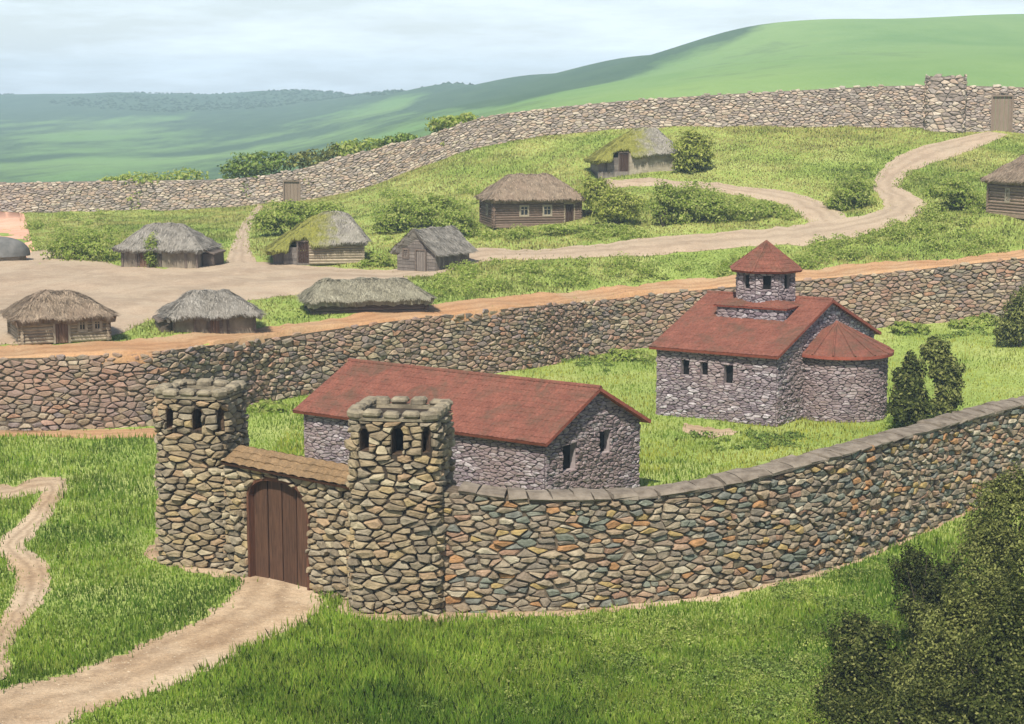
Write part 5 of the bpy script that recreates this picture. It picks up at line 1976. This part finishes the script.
# weedy undergrowth on the terrace slopes
rs = np.random.default_rng(9)
Vs = []
regs = [((460, 262), (1010, 292), 120), ((780, 226), (1010, 272), 90), ((890, 170), (985, 235), 60), ((380, 190), (480, 240), 36), ((30, 215), (120, 265), 34), ((600, 190), (800, 222), 40), ((270, 205), (330, 230), 18), ((430, 270), (470, 300), 14), ((480, 235), (640, 240), 20), ((840, 160), (870, 205), 14)]
for (p0, p1, cnt) in regs:
    P = np.stack([rs.uniform(p0[0], p1[0], cnt), rs.uniform(p0[1], p1[1], cnt)], 1)
    G = on_ground(P, 'B')
    km = keep_mask(G[:, 0], G[:, 1], rs, .1) & (G[:, 1] > Yw_f(G[:, 0] / G[:, 1]) + 1.6) & (G[:, 1] < Yb_f(G[:, 0] / G[:, 1]) - 3)
    for q in G[km]:
        r = rs.uniform(.5, 1.25)
        V, _ = leaves(rs, [(q[0], q[1], q[2] + r * .2, r, r, r * rs.uniform(.45, .75))], int(300 * r * r) + 60, .09, inner=.4)
        Vs.append(V)
o = mesh_np('undergrowth', np.concatenate(Vs), 4, M['leaf_light'])
tag(o, 'leafy green weeds and herbs on the terrace slopes', 'undergrowth', kind='stuff')
# weeds in the front meadow and the churchyard
for (mname, lab, regs, sz) in (('leaf_mid', 'small dark green weeds scattered in the front meadow', [((85, 475), (165, 550), 34), ((570, 660), (820, 724), 120), ((780, 560), (900, 640), 60), ((380, 660), (560, 724), 60), ((320, 612), (390, 700), 26), ((0, 500), (30, 535), 8)], .05),
                               ('leaf_light', 'pale green clover and herbs among the meadow grass', [((500, 620), (830, 724), 170), ((420, 625), (560, 690), 40), ((90, 440), (155, 530), 36), ((0, 440), (150, 475), 26), ((760, 560), (880, 620), 30)], .045),
                               ('leaf_mid', 'dark green herbs in the churchyard grass below the church', [((690, 434), (800, 450), 26), ((880, 420), (960, 432), 16), ((560, 356), (650, 372), 14), ((900, 330), (1000, 340), 14)], .09)):
    Vs = []
    for (p0, p1, cnt) in regs:
        P = np.stack([rs.uniform(p0[0], p1[0], cnt), rs.uniform(p0[1], p1[1], cnt)], 1)
        G = on_ground(P, 'A')
        km = keep_mask(G[:, 0], G[:, 1], rs, .1)
        if 'churchyard' not in lab: km &= G[:, 1] < front_Y(G[:, 0]) - 1
        for q in G[km]:
            r = rs.uniform(.3, .85)
            V, _ = leaves(rs, [(q[0], q[1], q[2] + .04, r, r, r * rs.uniform(.22, .5))], int((420 if sz < .06 else 200) * r * r) + 60, sz, inner=.4)
            Vs.append(V)
    o = mesh_np('undergrowth', np.concatenate(Vs), 4, M[mname])
    tag(o, lab, 'undergrowth', kind='stuff')

# far woods on the ridges
Vs = []
n = 5200
av = rs.uniform(-.31, .15, n)
fr = 1 - .34 * rs.random(n) ** 1.4
Y = ridge_Y(av) * fr * rs.uniform(.99, 1.0, n)
pn = patch_noise(av * 2000, Y, 160.0, rs)
k = (pn > -.25 + 1.3 * (1 - fr) * 2) & (av < .02)
av, Y = av[k], Y[k]
X = av * Y; Z = ground(X, Y)
octa = np.array([(1, 0, 0), (0, 1, 0), (-1, 0, 0), (0, -1, 0), (0, 0, 1), (0, 0, -.6)], float)
tri = [(0, 1, 4), (1, 2, 4), (2, 3, 4), (3, 0, 4)]
for x, y, z in zip(X, Y, Z):
    s = rs.uniform(1.2, 2.6)
    o8_ = octa * (s * rs.uniform(.8, 1.6), s, s * rs.uniform(.5, .95)) * rs.uniform(.75, 1.25, (6, 1)) + (x, y, z + s * .2)
    for t_ in tri: Vs.append(o8_[list(t_)])
o = mesh_np('forest', np.concatenate(Vs), 3, M['leaf_hill'])
tag(o, 'dark woods along the far ridges', 'forest', kind='stuff')

# ------------------------------------------------------------------ air
mb = MB()
mb.box((0, 1480, 0), (3100, 0, 0), (0, 1560, 0), (0, 0, 10))
hz = bpy.data.materials.new('haze'); hz.use_nodes = True
nt = hz.node_tree
for nd in list(nt.nodes):
    if nd.type != 'OUTPUT_MATERIAL': nt.nodes.remove(nd)
pv = nt.nodes.new('ShaderNodeVolumePrincipled')
pv.inputs['Color'].default_value = (.62, .82, 1.0, 1)
pv.inputs['Density'].default_value = .00026
pv.inputs['Anisotropy'].default_value = -.2
nt.links.new(pv.outputs[0], [n_ for n_ in nt.nodes if n_.type == 'OUTPUT_MATERIAL'][0].inputs['Volume'])
mb.v = [(x, y, (-220.0 if z < 0 else 74.0)) for x, y, z in mb.v]
o = mb.build('haze', hz)
tag(o, 'pale blue haze in the air', 'haze', kind='stuff')

# ------------------------------------------------------------------ sky, sun, camera
SUN_EL, SUN_AZ = radians(52), radians(-15)     # azimuth: 0 = straight behind the camera, negative = to its left
w_ = bpy.data.worlds.new('World'); scene.world = w_; w_.use_nodes = True
nt = w_.node_tree
bg = nt.nodes['Background']
sky = nt.nodes.new('ShaderNodeTexSky'); sky.sky_type = 'NISHITA'; sky.sun_disc = False
sky.sun_elevation = SUN_EL
# direction to the sun: behind the camera
sdir = np.array([sin(SUN_AZ) * cos(SUN_EL), -cos(SUN_AZ) * cos(SUN_EL), sin(SUN_EL)])
sky.sun_rotation = atan2(sdir[0], sdir[1])
sky.air_density = 1.0; sky.dust_density = 1.2; sky.ozone_density = 1.5
tc = nt.nodes.new('ShaderNodeTexCoord')
mp = nt.nodes.new('ShaderNodeMapping'); mp.inputs['Scale'].default_value = (4.0, 4.0, 26.0)
nt.links.new(tc.outputs['Generated'], mp.inputs['Vector'])
nz = nt.nodes.new('ShaderNodeTexNoise'); nz.inputs['Scale'].default_value = 2.2; nz.inputs['Detail'].default_value = 7; nz.inputs['Roughness'].default_value = .62
nt.links.new(mp.outputs[0], nz.inputs['Vector'])
rp = nt.nodes.new('ShaderNodeValToRGB'); rp.color_ramp.elements[0].position = .40; rp.color_ramp.elements[0].color = (.45,) * 3 + (1,)
rp.color_ramp.elements[1].position = .72; rp.color_ramp.elements[1].color = (.9,) * 3 + (1,)
nt.links.new(nz.outputs['Fac'], rp.inputs['Fac'])
# thin cloud lies low over the hills and thins out overhead
sx = nt.nodes.new('ShaderNodeSeparateXYZ'); nt.links.new(tc.outputs['Generated'], sx.inputs[0])
el = nt.nodes.new('ShaderNodeMapRange'); el.inputs['From Min'].default_value = .10; el.inputs['From Max'].default_value = .45
el.inputs['To Min'].default_value = 1.0; el.inputs['To Max'].default_value = .12
nt.links.new(sx.outputs['Z'], el.inputs['Value'])
ml = nt.nodes.new('ShaderNodeMath'); ml.operation = 'MULTIPLY'
nt.links.new(rp.outputs[0], ml.inputs[0]); nt.links.new(el.outputs[0], ml.inputs[1])
mx = nt.nodes.new('ShaderNodeMix'); mx.data_type = 'RGBA'
nt.links.new(ml.outputs[0], mx.inputs[0]); nt.links.new(sky.outputs[0], mx.inputs[6])
mx.inputs[7].default_value = (9.8, 11.0, 12.0, 1)
nt.links.new(mx.outputs[2], bg.inputs['Color'])
bg.inputs['Strength'].default_value = .085

sl = bpy.data.lights.new('sun', 'SUN'); sl.energy = 5.0; sl.angle = radians(.8); sl.color = (1.0, .94, .83)
so = bpy.data.objects.new('sun', sl); COL.objects.link(so)
import mathutils
so.rotation_euler = mathutils.Vector(tuple(-sdir)).to_track_quat('-Z', 'Y').to_euler()
so.location = (-30, -30, 90)

cam = bpy.data.cameras.new('camera'); co = bpy.data.objects.new('camera', cam); COL.objects.link(co)
co.location = (0, 0, CH); co.rotation_euler = (pi / 2 - PITCH, 0, 0)
cam.sensor_fit = 'HORIZONTAL'; cam.sensor_width = 36; cam.lens = 36 * F / 1024
cam.clip_start = .5; cam.clip_end = 12000
scene.camera = co
scene.view_settings.view_transform = 'Standard'
scene.view_settings.look = 'None'
scene.view_settings.exposure = 0.42
scene.view_settings.gamma = 1.0
scene.view_settings.use_curve_mapping = False
scene.cycles.max_bounces = 6
scene.cycles.volume_bounces = 0
scene.cycles.transparent_max_bounces = 4
